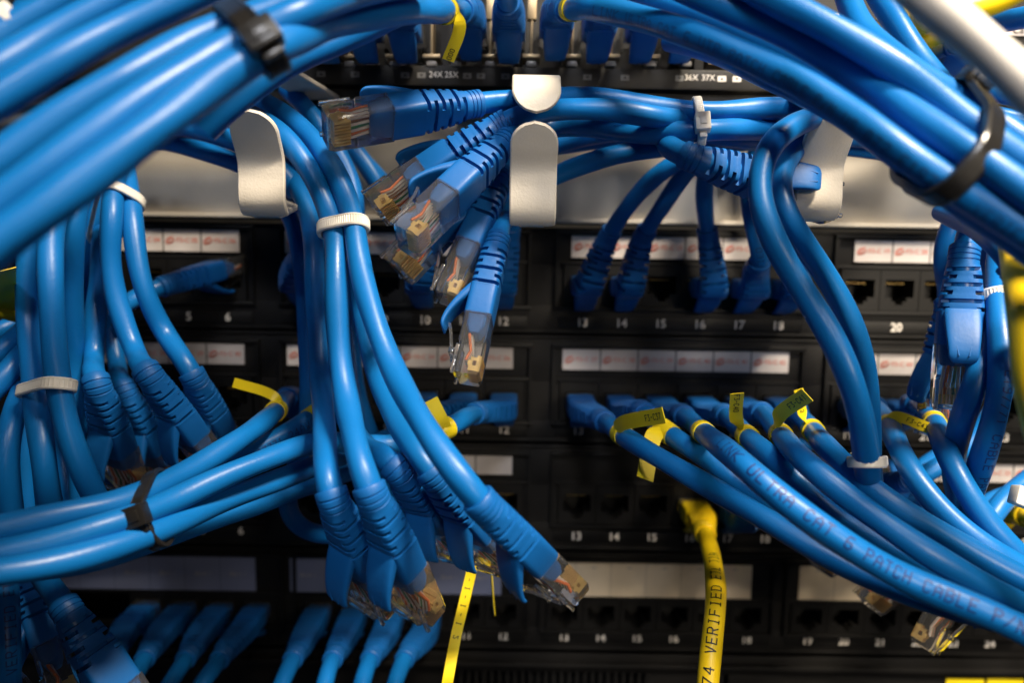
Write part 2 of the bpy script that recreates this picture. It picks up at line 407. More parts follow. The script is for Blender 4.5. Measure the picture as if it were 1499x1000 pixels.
def build_cable(c):
    root = empty(c.name, c.B if c.B is not None else c.pl[len(c.pl)//2])
    tag(root, c.label, c.cat, c.group)
    pl = smooth_pts(c.pl, 2); T, N, B = frames(pl, c.up); n = len(pl)
    # helical lay of the four pairs under the jacket
    ph = random.random()*6.28; lay = random.uniform(24, 34); amp = random.uniform(.022, .040)
    seg = 22
    cut = n-1-int(6/1.2) if c.end else n
    mb = MB(); rings = []
    wob = random.uniform(0, 6.28)
    for i in range(cut):
        s = i*1.2; ring = []
        rr_ = c.r*(1+.012*math.sin(s/9.0+wob)+.010*math.sin(s/4.1+wob*2))
        for k in range(seg):
            th = 2*math.pi*k/seg
            r = rr_*(1+amp*math.sin(2*th+2*math.pi*s/lay+ph))
            ring.append(pl[i]+B[i]*r*math.cos(th)+N[i]*r*math.sin(th))
        rings.append(ring)
    mb.loft(rings)
    jk = {'blue': 'blue', 'yellow': 'yellow', 'white': 'white'}[c.color]
    put('jacket', mb.me('jacket', jk, ang=60), root)
    bm_ = {'blue': 'bboot', 'yellow': 'yellow', 'white': 'white'}[c.color]
    if c.end:
        D = c.dir; U = c.up-D*c.up.dot(D); U = nrm(U); V = np.cross(D, U)
        # boot: s = distance back from B
        arc = np.r_[0, np.cumsum(np.linalg.norm(np.diff(pl[::-1], axis=0), axis=1))]
        plr = pl[::-1]; Tr, Nr, Br = T[::-1], N[::-1], B[::-1]
        def at(s):
            f = lambda A: np.array([np.interp(s, arc, A[:, k]) for k in range(3)])
            return f(plr), nrm(f(Tr)), nrm(f(Nr)), nrm(f(Br))
        Lb = c.Lb; q0 = Lb-19.0
        prof = [(19.3+q0, 3.25, 0, 0), (19.3+q0, 3.7, 0, 0), (19.0+q0, 3.98, 0, 0)]
        for s0 in (17.9+q0, 16.7+q0, 15.5+q0):
            prof += [(s0, 4.0, 0, 0), (s0-.1, 3.72, 0, 0), (s0-.35, 3.72, 0, 0), (s0-.45, 4.0, 0, 0)]
        prof += [(14.2+q0, 4.0, 0, 0)]
        slots = list(np.arange(1.8, Lb-5.5, 2.3))[::-1]
        for q, s0 in enumerate(slots):
            for (ds, dp) in ((0, 0), (-.1, 1), (-.6, 1), (-1.1, 1), (-1.2, 0), (-1.75, 0)): prof.append((s0-ds*0+ds*1.0, 0, dp, q+1))
        prof.append((.2, 0, 0, 0)); prof.append((0, 0, 0, 0))
        rings = []
        for (s, a_, dp, q) in prof:
            cpt, t_, n_, b_ = at(max(s, 0))
            u = np.clip((Lb-4.5-s)/(Lb-4.5), 0, 1)
            if a_: a = b = a_; e = 2.0
            else: a = 4.0+(5.65-4.0)*u**.8; b = 4.0+(4.15-4.0)*u; e = 2.0+4.0*u**.8
            if dp:
                def mod(th, q=q, a=a):
                    f = abs(math.sin(th)) if q % 2 else abs(math.cos(th))
                    g = 1/(1+math.exp(-(f-.36)*30))
                    return 1-(.36)*g
            else: mod = None
            rings.append(superring(cpt, t_, n_, b_, a, b, e, 40, mod))
        # block (rigid)
        for (x, a, b, e) in ((1.0, 5.65, 4.15, 6), (8.6, 5.65, 4.1, 7), (9.0, 5.5, 4.0, 7), (9.0, 4.9, 2.9, 6), (12.5, 4.7, 2.6, 6), (14.5, 4.3, 1.8, 5), (15, 3.6, 1.2, 4)):
            rings.append(superring(c.B+D*x, D, U, V, a, b, e))
        mb = MB(); mb.loft(rings)
        boot = put('boot', mb.me('boot', bm_, ang=38), root)
        RM = Matrix(((D[0], V[0], U[0], c.B[0]*S), (D[1], V[1], U[1], c.B[1]*S), (D[2], V[2], U[2], c.B[2]*S), (0, 0, 0, 1)))
        # V = D x U is left-handed for (x,y,z)->(D,V,U); flip to keep a proper rotation
        RM = Matrix(((D[0], -V[0], U[0], c.B[0]*S), (D[1], -V[1], U[1], c.B[1]*S), (D[2], -V[2], U[2], c.B[2]*S), (0, 0, 0, 1)))
        put('latch_cover', ear_mesh(bm_), boot, RM)
        connector_mesh()
        con = put('connector', RIG['con'], root, RM)
        if c.end[0] == 'plug':
            put('latch_clip', RIG['clip'], con, RM); put('contacts', RIG['pins'], con, RM); put('wires', RIG['wires'], con, RM)
    # printed lettering: (text, start px, start py, end?, reverse, angle, height, ink)
    scr = lambda p: np.array([749.5+F*((p-CAM)@rt)/((p-CAM)@fw), 500-F*((p-CAM)@up)/((p-CAM)@fw)])
    c.scr = np.array([scr(p) for p in pl])
    for tx in c.texts:
        txt, px, py, rev, off, h, ink = tx
        i0 = int(np.argmin(((c.scr-np.array([px, py]))**2).sum(1)))
        quads, L = strokes(txt, h, th=h*.13)
        sg = -1 if rev else 1
        im = int(np.clip(i0+sg*L/2/1.2, 1, n-2))
        view = nrm(CAM-pl[im]); ang0 = math.atan2(view@N[im], view@B[im])+math.radians(off)
        v = []; f = []
        for q in quads:
            o = len(v); ok = True; vv = []
            for (s, t) in q:
                fi = i0+sg*s/1.2
                if fi < 1 or fi > cut-2: ok = False; break
                i = int(fi); fr = fi-i
                cp = pl[i]*(1-fr)+pl[i+1]*fr; nb = B[i]*(1-fr)+B[i+1]*fr; nn = N[i]*(1-fr)+N[i+1]*fr
                a = ang0+sg*t/c.r; sA = fi*1.2
                rad = c.r*(1+.012*math.sin(sA/9.0+wob)+.010*math.sin(sA/4.1+wob*2))*(1+amp*math.sin(2*a+2*math.pi*sA/lay+ph))+.07
                vv.append(cp+(nb*math.cos(a)+nn*math.sin(a))*rad)
            if ok: v += vv; f.append((o, o+1, o+2, o+3))
        if f: put('printed_text', mesh('printed_text', v, f, ink, smooth=False), root)
    for fl in c.flags:
        px, py = fl[0], fl[1]
        i0 = int(np.argmin(((c.scr-np.array([px, py]))**2).sum(1)))
        h = fl[2]; rings = []
        i1 = min(i0+max(2, int((h+1.3)/1.2)), cut-1)
        for r_ in (c.r*1.035+.12, c.r*1.035+.32):
            pass
        mb = MB()
        rr_ = c.r*1.035+.25
        for i in range(i0, i1+1): rings.append([pl[i]+(B[i]*math.cos(a)+N[i]*math.sin(a))*rr_ for a in np.linspace(0, 2*math.pi, 28, endpoint=False)])
        mb.loft(rings, cap=True)
        lab = put('label_wrap', mb.me('label_wrap', 'flag', ang=60), root)
        im = (i0+i1)//2
        for ft in fl[3:]:
            ex, ey, ew, wx, wy, wc, txt, back = ft
            E = P(ex, ey, ew); Wd = nrm(SV(wx, wy, wc)); st = pl[im]
            d = nrm(E-st); side = nrm(CAM-st); side = nrm(side-T[im]*side.dot(T[im]))
            if back: side = -side*.3
            st = st+side*(c.r+.1); L = np.linalg.norm(E-st)
            m0 = nrm(np.cross(side, T[im])); m0 = m0*np.sign(m0@d) if abs(m0@d) > .05 else m0
            bend = nrm(np.cross(d, Wd))
            cl = spline([st, st+d*L*.3+side*.5, E], .8); m = len(cl)
            T2 = np.gradient(cl, axis=0); T2 /= np.linalg.norm(T2, axis=1)[:, None]
            hw = min(h, 5.4)/2; rings = []; fr = []
            for i in range(m):
                t = i/(m-1); k = min(1, t/.3)
                wv = nrm(T[im]*np.sign(T[im]@Wd)*(1-k)+Wd*k); wv = nrm(wv-T2[i]*wv.dot(T2[i])); nv = np.cross(T2[i], wv)
                if nv@(CAM-cl[i]) < 0: nv = -nv
                fr.append((cl[i], wv, nv))
                rings.append([cl[i]+wv*x*hw+nv*y*.12 for x, y in ((-1, -1), (1, -1), (1, 1), (-1, 1))])
            mb = MB(); mb.loft(rings)
            fo = put('label_flag', mb.me('label_flag', 'flag', ang=30), root)
            if txt:
                q, TL = strokes(txt, hw*.72, th=hw*.11); v = []; f = []
                x_scr = (scr(E)-scr(st))[0]; sgn = 1 if x_scr > 0 else -1
                L2 = .8*(m-1); base = (L2*.97-TL) if sgn > 0 else L2*.97
                for qq in q:
                    o = len(v); vv = []
                    for (s, t) in qq:
                        fi = (base+sgn*s)/.8
                        fi = min(max(fi, 0), m-1.001); i = int(fi); a_ = fi-i
                        cp = fr[i][0]*(1-a_)+fr[min(i+1, m-1)][0]*a_; wv = fr[i][1]; nv = fr[i][2]
                        tdir = nrm(np.cross(nv, sgn*T2[i]))
                        vv.append(cp+tdir*t+nv*.2)
                    v += vv; f.append((o, o+1, o+2, o+3))
                put('printed_text', mesh('printed_text', v, f, 'blackink', smooth=False), fo)
    c.N, c.T, c.Bv, c.plf = N, T, B, pl
    c.root = root
    return root

def hull2(pts):
    pts = sorted(map(tuple, pts))
    def half(ps):
        h = []
        for p in ps:
            while len(h) > 1 and (h[-1][0]-h[-2][0])*(p[1]-h[-2][1])-(h[-1][1]-h[-2][1])*(p[0]-h[-2][0]) <= 0: h.pop()
            h.append(p)
        return h
    a, b = half(pts), half(pts[::-1]); return np.array(a[:-1]+b[:-1])
def tie(label, cables, at, axis, kind='nat', head=(1, 0, 0), width=3.6, tail=True, tilt=(0, 0), group=None, maxd=22, thick=1.15):
    """strap round the hull of the cables where they cross the plane at pixel point `at`"""
    ctr = P(*at); ax = nrm(SV(*axis))
    if abs(ax@up) > .99: pass
    e1 = nrm(np.cross(ax, fw) if abs(ax@fw) < .9 else np.cross(ax, up)); e2 = np.cross(ax, e1)
    pts = []; cen = []
    for c in cables:
        rel = c.plf-ctr; h = rel@ax; d = np.linalg.norm(rel-np.outer(h, ax), axis=1)+np.abs(h)*3
        i = int(np.argmin(d))
        lat = rel[i]-h[i]*ax
        if np.linalg.norm(lat) > maxd: continue
        x, y = lat@e1, lat@e2; cen.append((x, y))
        for a in np.linspace(0, 2*math.pi, 24, endpoint=False): pts.append((x+(c.r*1.05+.25)*math.cos(a), y+(c.r*1.05+.25)*math.sin(a)))
    if not pts: print('TIE without cables:', label); return
    h = hull2(pts); h = np.vstack([h, h[:1]]); d = np.r_[0, np.cumsum(np.linalg.norm(np.diff(h, axis=0), axis=1))]
    n = 120; t = np.linspace(0, d[-1], n, endpoint=False); x = np.interp(t, d, h[:, 0]); y = np.interp(t, d, h[:, 1])
    for _ in range(8): x = .5*x+.25*(np.roll(x, 1)+np.roll(x, -1)); y = .5*y+.25*(np.roll(y, 1)+np.roll(y, -1))
    tx, ty = np.roll(x, -1)-np.roll(x, 1), np.roll(y, -1)-np.roll(y, 1); L = np.hypot(tx, ty); nx, ny = ty/L, -tx/L
    rings = []
    for i in range(n):
        rb = .2 if (i % 2 == 0 and kind == 'nat') else 0
        p = ctr+e1*x[i]+e2*y[i]+ax*(tilt[0]*x[i]+tilt[1]*y[i]); o = e1*nx[i]+e2*ny[i]
        w = width/2
        rings.append([p-ax*w+o*0.02, p-ax*(w)+o*thick*.8, p-ax*(w*.72)+o*(thick), p-ax*w*.66+o*(thick-.22+rb), p+ax*w*.66+o*(thick-.22+rb), p+ax*(w*.72)+o*(thick), p+ax*w+o*thick*.8, p+ax*w+o*0.02])
    root = empty('cable_tie', ctr); tag(root, label, 'cable tie', group)
    mb = MB(); mb.loft(rings, cap=False, closed=True)
    m = 'nat' if kind == 'nat' else 'btie'
    put('strap', mb.me('strap', m, ang=40), root)
    if head:
        hv = SV(*head); hx, hy = hv@e1, hv@e2; sc = nx*hx+ny*hy+0; i = int(np.argmax(x*hx+y*hy)) if False else int(np.argmax(sc+0.02*(x*hx+y*hy)))
        p = ctr+e1*x[i]+e2*y[i]; o = e1*nx[i]+e2*ny[i]; tn = np.cross(ax, o)
        mb = MB()
        w = width*.5+.9
        mb.box((-w, -2.6, -.1), (w, 2.6, 3.6), .5); mb.box((-width*.42, 2.6, .6), (width*.42, 4.2, 2.0), .2)
        mb.box((-width*.40, -1.4, 3.4), (width*.40, 1.2, 3.9), .15)
        RM = Matrix(((ax[0], tn[0], o[0], p[0]*S), (ax[1], tn[1], o[1], p[1]*S), (ax[2], tn[2], o[2], p[2]*S), (0, 0, 0, 1)))
        put('head', mb.me('head', m, ang=40), root, RM)
    return root

# ================================================================== THE RACK
def X(px, py, z=0): return PZ(px, py, z)[0]
def Z(px, py, z=0): return PZ(px, py, z)[2]
mb = MB(); mb.box((-420, 60, -330), (420, 64, 300)); mb.box((-420, -20, -330), (-416, 60, 300)); mb.box((416, -20, -330), (420, 60, 300))
tag(put('rack_interior', mb.me('rack_interior', 'blackm', smooth=False)), kind='structure')

def group_xs(px13, px18, px19, py, z):
    a, b = X(px13, py, z), X(px18, py, z); pitch = (b-a)/5; gap = X(px19, py, z)-b
    xs = {}
    g = gap+5*pitch
    for k in range(1, 25): gi = (k-1)//6; xs[k] = a+(gi-2)*g+((k-1) % 6)*pitch
    return xs, pitch, gap
def rrect_frame(mb, xa, xb, za, zb, y0, y1, t, bev=.25):
    mb.box((xa, y0, za), (xb, y1, za+t), bev); mb.box((xa, y0, zb-t), (xb, y1, zb), bev)
    mb.box((xa, y0+.05, za+t), (xa+t, y1, zb-t), 0); mb.box((xb-t, y0+.05, za+t), (xb, y1, zb-t), 0)
def swirl(mb, x, y, z, s):
    for (ra, rb, a0, a1, ph) in ((1.0, .55, .3, 5.6, .5), (.62, .33, 0, 5.2, .2), (1.15, .62, 3.4, 5.9, .5)):
        prev = None
        for t in np.linspace(a0, a1, 16):
            px, pz = ra*s*math.cos(t), rb*s*math.sin(t); c, q = math.cos(ph), math.sin(ph)
            p = np.array([x+px*c-pz*q, y, z+px*q+pz*c])
            if prev is not None:
                d = nrm(p-prev); nn = np.array([-d[2], 0, d[0]])*.13*s
                mb.add([prev-nn, p-nn, p+nn, prev+nn], [(0, 1, 2, 3)])
            prev = p
def jack_mesh(w, h):
    key = ('jack', round(w, 1), round(h, 1))
    if key in RIG: return RIG[key]
    mb = MB(); a, b = w/2-.15, h/2
    ow, oz0, oz1 = 5.9, -3.0, 4.4      # opening
    mb.box((-a, -1.2, -b), (-ow, 12, b)); mb.box((ow, -1.2, -b), (a, 12, b)); mb.box((-ow, -1.2, oz1), (ow, 12, b))
    mb.box((-ow, -1.2, -b), (-3.1, 12, oz0)); mb.box((3.1, -1.2, -b), (ow, 12, oz0))
    mb.box((-3.1, -1.2, -b), (-1.6, 12, oz0-1.6)); mb.box((1.6, -1.2, -b), (3.1, 12, oz0-1.6)); mb.box((-1.6, -1.2, -b), (1.6, 12, oz0-3.0))
    mb.box((-a, 12, -b), (a, 13, b), 0, 1)
    for k in range(8): mb.box(((k-3.5)*1.02-.2, 3, 2.6), ((k-3.5)*1.02+.2, 10, 3.0), 0, 2)
    RIG[key] = mb.me('port', ['black', 'cav', 'gold'], smooth=False); return RIG[key]

def patch_panel(label, ytop, ybot, ynum, ylab, yport, px13, px18, px19, z, ports, cells, numm='num', labm='paper', group='black 24-port patch panels'):
    xs, pitch, gap = group_xs(px13, px18, px19, ynum, z)
    zt, zb = Z(850, ytop, z)-.25, Z(850, ybot, z)+.25; zn = Z(850, ynum, z); zl0, zl1 = Z(850, ylab[1], z), Z(850, ylab[0], z)
    zp = Z(850, yport, z); y = -z; jh = 17.0 if z == 0 else 14.2
    root = empty('patch_bay', (0, y, zb)); tag(root, label, 'patch panel', group)
    # faceplate with open port windows: strips butt end to end
    mb = MB(); ga = []
    for gi in range(4):
        ga.append((xs[gi*6+1]-pitch/2-.2, xs[gi*6+6]+pitch/2+.2))
    z0, z1 = zp-jh/2, zp+jh/2
    mb.box((-262, y, zb), (262, y+2, z0), .3); mb.box((-262, y, z1), (262, y+2, zt), .3)
    ed = [-262]+[v for g in ga for v in g]+[262]
    for k in range(0, len(ed), 2): mb.box((ed[k], y+.003, z0), (ed[k+1], y+2, z1))
    # folded lips top and bottom
    mb.box((-262, y-.9, zt-1.3), (262, y+.01, zt-.01), .35); mb.box((-262, y-.7, zb+.01), (262, y+.01, zb+1.2), .3)
    put('faceplate', mb.me('faceplate', 'blackm', ang=30), root)
    for gi in range(4):
        mb = MB(); g0, g1 = ga[gi]
        rrect_frame(mb, g0-3.2, g1+3.2, z0-1.8, zl1+2.0, y-2.2, y+.02, 1.5)
        mb.box((g0-1.7, y-1.5, z1+.2), (g1+1.7, y+.02, z1+1.4), .2)
        mb.box((g0-1.6, y-.6, zn-2.4), (g1+1.6, y+.015, zn+2.4), .2)
        fr = put('port_frame', mb.me('port_frame', 'black', ang=30), root)
    for k in range(1, 25):
        if k < 3: continue
        mw = Matrix.Translation(Vector((xs[k]*S, y*S, zp*S)))
        put('port', jack_mesh(pitch, jh), root, mw)
        wall_text('port_number', str(k), (xs[k], y-.62, zn), 4.9, numm, root, .10)
    for (k0, k1, shift, style, base) in cells:
        mb = MB(); mt = MB(); cw = pitch*.955
        xc0 = xs[k0]-pitch/2+shift
        strip = put('label_strip', None or MB().box((xc0, y-1.0, zl0), (xc0+cw*(k1-k0+1), y-.4, zl1), 0).me('label_strip', 'shadepaper' if (labm == 'cream' and k0 < 13) else labm, smooth=False), root)
        for k in range(k0, k1+1):
            a = xc0+(k-k0)*cw
            if k > k0 and labm == 'cream': mb.box((a-.06, y-1.06, zl0), (a+.06, y-.9, zl1))
            elif k > k0: mb.box((a-.25, y-1.06, zl0), (a+.25, y-.9, zl1))
            if style == 'red':
                swirl(mt, a+2.9, y-1.07, (zl0+zl1)/2, 1.9)
                wall_text('label_text', 'F3-C %02d' % (base+k-k0), (a+cw*.64, y-1.0, (zl0+zl1)/2), 2.7, 'red', root, .02)
            elif style == 'grey':
                wall_text('label_text', '3Ev-%d  /' % (1+(k*3) % 6), (a+cw*.5, y-1.0, (zl0+zl1)/2), 2.4, 'greyink', root, .02)
            elif style == 'tick':
                mt.box((a+.4, y-1.05, zl1-2.0), (a+.6, y-.98, zl1-.6)); mt.box((a+cw*.45, y-1.05, zl1-2.4), (a+cw*.6, y-.98, zl1-1.9))
        if mb.f: put('cell_lines', mb.me('cell_lines', 'cav', smooth=False), strip)
        if mt.f: put('label_marks', mt.me('label_marks', 'red' if style == 'red' else 'greyink', smooth=False), strip)
    return root, xs, zp, pitch
pA, xA, zA, pt = patch_panel('upper black patch panel directly under the beige cable manager', 333, 489, 472.5, (345, 377), 418, 852, 1138, 1254, 0,
            None, [(3, 6, 0.2, 'red', 3), (7, 12, -.5, 'red', 7), (13, 18, 3.0, 'red', 13), (19, 24, 5, 'red', 19)])
pB, xB, zB, _ = patch_panel('second black patch panel with row of six labelled cables', 491, 648, 631, (511, 541), 588, 846, 1131, 1240, 0,
            None, [(3, 6, -0.2, 'red', 27), (7, 12, -.3, 'red', 31), (13, 18, 1.0, 'red', 37), (19, 24, 3, 'red', 43)])
pC, xC, zC, _ = patch_panel('third black patch panel with one yellow cable plugged in', 651, 805, 785, (669, 696), 738, 843, 1119, 1226, 0,
            None, [(7, 12, -.3, 'plain', 0), (19, 24, 3, 'red', 19)])
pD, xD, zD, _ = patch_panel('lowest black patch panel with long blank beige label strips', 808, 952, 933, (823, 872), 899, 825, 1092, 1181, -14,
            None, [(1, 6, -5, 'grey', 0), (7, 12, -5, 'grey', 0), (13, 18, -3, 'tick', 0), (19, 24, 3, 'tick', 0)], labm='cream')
# device below with a vent grille
yz = 14
root = empty('rack_device', (0, yz, -230)); tag(root, 'black rack device with slotted vent under the lowest patch panel', 'network device')
mb = MB(); zt = Z(800, 957, -14); zs0 = Z(800, 985, -14)
mb.box((-300, yz, zs0), (300, yz+2, zt), .4); mb.box((-300, yz+5, -262), (300, yz+6, zs0-.01)); mb.box((-300, yz-3, zt-6), (300, yz, zt-3.5), .8)
put('front_panel', mb.me('front_panel', 'blackm', ang=30), root)
mb = MB(); x1, x2 = X(660, 990, -14), X(945, 990, -14); x = x1
while x < x2: mb.box((x, yz+.5, -262), (x+1.7, yz+4, zs0-.02), .2); x += 3.6
put('vent_grille', mb.me('vent_grille', 'blackm', ang=30), root)
mb = MB(); mb.box((-300, yz+.1, -262), (x1-2, yz+2, zs0-.02)); mb.box((x2+1, yz+.1, -262), (X(1060, 990, -14), yz+2, zs0-.02), .4); mb.box((X(1066, 990, -14), yz+.1, -262), (300, yz+2, zs0-.02), .4)
put('lower_panel', mb.me('lower_panel', 'blackm', ang=30), root)
mb = MB()
for a, b in ((1384, 1440), (1444, 1498)):
    mb.box((X(a, 996, -14), yz-.7, Z(a, 1030, -14)), (X(b, 996, -14), yz+.05, Z(a, 993, -14)), .5)
put('yellow_marking', mb.me('yellow_marking', 'flag', ang=30), root)

# ---- cable manager
zm = 3
root = empty('cable_manager', (0, -zm, 50)); tag(root, 'beige powder-coated horizontal cable manager with rounded finger hooks', 'cable manager')
zpt, zpb = Z(750, 166, zm), Z(750, 319, zm)
mb = MB(); mb.box((-262, -zm, zpb), (262, -zm+1.6, zpt), .4); mb.box((-262, -zm-3, zpb-1.6), (262, -zm+14, zpb-.01), .5); mb.box((-262, -zm, zpt+.01), (262, -zm+18, zpt+1.6), .5)
put('back_plate', mb.me('back_plate', 'paint', ang=30), root)
def ribbon(path, xc, w, th, round_end, root, taper=None, name='hook'):
    pl = spline(path, .7); n = len(pl)
    T = np.gradient(pl, axis=0); T /= np.linalg.norm(T, axis=1)[:, None]
    arc = np.arange(n)*.7; Lt = np.linalg.norm(np.diff(pl, axis=0), axis=1).sum(); arc = np.linspace(0, Lt, n)
    rings = []
    for i in range(n):
        hw = w/2
        rem = Lt-arc[i]
        if round_end and rem < w/2*.999: hw = math.sqrt(max((w/2)**2-(w/2-rem)**2, .02))
        N = np.array([0, -T[i][2], T[i][1]]); Xv = np.array([1.0, 0, 0]); bv = .35
        c = pl[i]+np.array([xc, 0, 0]); h = th/2; q = max(hw-bv, .05)
        if taper and pl[i][1] > -taper: f_ = .55; hw *= f_; q *= f_
        rings.append([c-Xv*q-N*h, c+Xv*q-N*h, c+Xv*hw-N*(h-bv), c+Xv*hw+N*(h-bv), c+Xv*q+N*h, c-Xv*q+N*h, c-Xv*hw+N*(h-bv), c-Xv*hw-N*(h-bv)])
    mb = MB(); mb.loft(rings)
    return put(name, mb.me(name, 'paint', ang=35), root)
ZH = 98; HOOKB = []
hooks = [(374, 161, 234, 316, 143, 83), (781, 178, 245, 330, 163, 108), (1205, 168, 240, 322, 176, 128)]
HOOKX = []
for (px, yt, ymid, yb, yut, yub) in hooks:
    zh = ZH-4
    b = PZ(px, yb, zh); mid = PZ(px, ymid, zh+1); xc = PZ(px if px != 374 else 381, ymid, zh+1)[0]
    if px == 1205: xc = PZ(1200, ymid, zh)[0]
    top = PZ(px, yt, zh+8.5)
    # lower finger: comes forward from the plate, turns up, then flares out
    ribbon([(0, -zm, zpb+16), (0, -zm-10, zpb+14), (0, -zh+14, b[2]+2.5), (0, -zh+3, b[2]+.9), (0, -zh, b[2]+4), (0, -zh, mid[2]-4), (0, -zh-.4, mid[2]), (0, -zh-4.3, (mid[2]+top[2])/2), (0, -zh-8.5, top[2])], xc, 13.2, 1.7, True, root, taper=zh-3, name='lower_hook')
    ut = PZ(px, yub, zh+4); ub = PZ(px, yut, zh+10)
    ribbon([(0, -zm+2, zpt-1), (0, -zm-5, zpt), (0, -zh+6, ut[2]), (0, -zh-2, ut[2]-.6), (0, -zh-5, ut[2]-3.5), (0, -zh-8, (ut[2]+ub[2])/2-1), (0, -zh-9, ub[2])], xc+.3, 13.2, 1.7, True, root, name='upper_hook')
    HOOKX.append(xc); HOOKB.append((xc, (b[2], ut[2]+2)))

# ---- switch at the top
zs = 34; ys = -zs
root = empty('network_switch', (0, ys, 90)); tag(root, 'black network switch along the top edge with tinned port shields', 'network switch')
zA0, zA1, zB0 = Z(750, 127, zs), Z(750, 97, zs), Z(750, -70, zs)
mb = MB(); mb.box((-262, ys, zA0), (262, ys+8, zA1), .8)
mb.box((-262, ys+3, zA0-7), (262, ys+9, zA0-.8), .3)
xr0 = X(1040, 60, zs)
mb.box((X(1018, 60, zs), ys+.5, zA1), (X(1032, 60, zs), ys+9, zB0), .3)
mb.box((X(1395, 60, zs), ys+.5, zA1), (262, ys+9, zB0), .3)
put('chassis', mb.me('chassis', 'blackm', ang=30), root)
put('port_cavity', MB().box((-262, ys+12, zA1), (262, ys+13, zB0)).me('port_cavity', 'cav', smooth=False), root)
SWX = [485, 540, 597, 690, 745, 812, 872, 932, 990]
posts = [512, 578, 632, 668, 718, 778, 838, 895, 954, 1006]
for px in posts:
    mb = MB(); x = X(px, 60, zs); q0, q1 = Z(px, 86, zs), Z(px, 80, zs)
    mb.box((x-.42, ys-.4, q1), (x+.42, ys+8, zB0), .15); mb.box((x-3.2, ys-1.4, q0), (x+3.2, ys+8, q1), .4); mb.box((x-1.6, ys-1.2, q1+12), (x+1.6, ys+2, q1+19), .3)
    put('port_shield', mb.me('port_shield', 'shield', ang=35), root)
    mb = MB(); mb.box((x-1.9, ys-.6, Z(px, 97, zs)), (x+1.9, ys+4, Z(px, 89, zs)), .5)
    put('light_pipe', mb.me('light_pipe', 'pipe', ang=35), root)
def sw_txt(t, px, m='num', sz=2.9): return wall_text('port_marking', t, (X(px, 108, zs), ys, Z(px, 109+(px-640)*.012, zs)), sz, m, root, .0)
for t, px in (('24X', 638), ('25X', 661), ('36X', 1012), ('37X', 1037)): sw_txt(t, px)
def arrow(px, upw, m):
    mb = MB(); x, z_ = X(px, 108, zs), Z(px, 110+(px-640)*.012, zs); y = ys-.12
    mb.box((x-1.5, y+.03, z_-.95), (x+1.5, y+.2, z_+.95), 0, 0)
    s = 1 if upw else -1
    mb.add([(x-.8, y, z_-.4*s), (x+.8, y, z_-.4*s), (x, y, z_+.5*s)], [(0, 1, 2) if s > 0 else (0, 2, 1)], 1)
    put('arrow_marking', mb.me('arrow_marking', [m, 'cav'], smooth=False), root)
for px, u_ in ((1057, 1), (1079, 0), (1113, 1)): arrow(px, u_, 'num')
for px, u_ in ((593, 1), (617, 0), (684, 1), (704, 0), (740, 1), (860, 0), (915, 1), (995, 0), (470, 1), (520, 0)): arrow(px, u_, 'dimnum')
mb = MB(); mb.box((X(1130, 116, zs), ys-.5, Z(1130, 121, zs)), (X(1144, 116, zs), ys+.1, Z(1130, 116, zs)), .1); put('status_light', mb.me('status_light', 'led'), root)
# open sfp-like slots right of the copper ports
for (a, b) in ((1038, 1112), (1120, 1190), (1200, 1270)):
    mb = MB(); xa, xb = X(a, 60, zs), X(b, 60, zs); z0, z1 = Z(a, 94, zs), Z(a, 20, zs)
    rrect_frame(mb, xa, xb, z0, z1, ys-.3, ys+8, 1.1); mb.box((xa+2, ys+2, z0+1.2), (xa+5, ys+4, z0+3.2), .3); mb.box((xa+6, ys+3, z0+1.2), (xb-3, ys+6, z0+1.8), .1)
    put('module_slot', mb.me('module_slot', 'shield', ang=30), root)
mb = MB(); mb.box((X(1470, 44, zs), ys-.3, Z(1480, 52, zs)), (X(1530, 44, zs), ys+.5, Z(1480, 37, zs)), .25)
pl_ = put('name_plate', mb.me('name_plate', 'paper'), root)
wall_text('name_text', 'Cat', (X(1492, 44, zs), ys-.35, Z(1492, 44, zs)), 3.6, 'blackink', pl_)
# ================================================================== CABLES
C = {}
DN = (0, 1, 0); UPV = (0, -1, 0)
# ---- foreground left bundle (black tie with bright head)
gFL = 'blue cables of the blurred bundle crossing the upper left corner'
C['FLc'] = cable('blurred lowest cable of the upper left bundle, yellow label at the switch', [(-70, 408, 63.2), (0, 354, 61.6), (100, 280, 60.0), (200, 208, 56.8), (280, 143, 53.6), (355, 92, 51.3), (430, 56, 49.0), (500, 30, 42.2), (570, 17, 40.0), (630, 14, 37.0), (662, 16, 33.0)], ('port', 690, 48, 34, DN),
    flags=[(650, 10, 3.4, (656, 88, 33, 18, -3, 0, '000', 0))], group=gFL)
C['FLb'] = cable('blurred blue cable second from the lower edge of the upper left bundle', [(-70, 352, 61.2), (0, 299, 59.6), (100, 223, 58.0), (200, 153, 54.8), (280, 99, 51.6), (345, 63, 49.3), (430, 22, 47.8), (500, -8, 44.2), (560, -20, 42.2)], group=gFL)
C['FLa'] = cable('blurred blue cable with pale shine passing under the top end of the black tie', [(-70, 285, 57.6), (0, 235, 56.0), (100, 166, 54.4), (200, 103, 52.0), (280, 60, 48.8), (340, 36, 47.3), (420, 8, 45.8), (490, -20, 44.2)], group=gFL)
C['FLd'] = cable('blurred blue cable above the dark gap in the upper left bundle', [(-70, 185, 54.4), (0, 143, 52.8), (90, 86, 51.2), (180, 38, 48.0), (260, 2, 47.0), (320, -28, 45.8)], group=gFL)
C['FLe'] = cable('blurred blue cable second from the top of the upper left bundle', [(-70, 132, 52.8), (0, 98, 51.2), (70, 55, 48.8), (150, 12, 47.3), (220, -28, 46.4)], group=gFL)
C['FLf'] = cable('blurred blue cable along the top of the upper left bundle beside a pale tie head', [(-70, 92, 49.6), (0, 57, 48.0), (55, 24, 47.3), (120, -20, 46.4)], group=gFL)
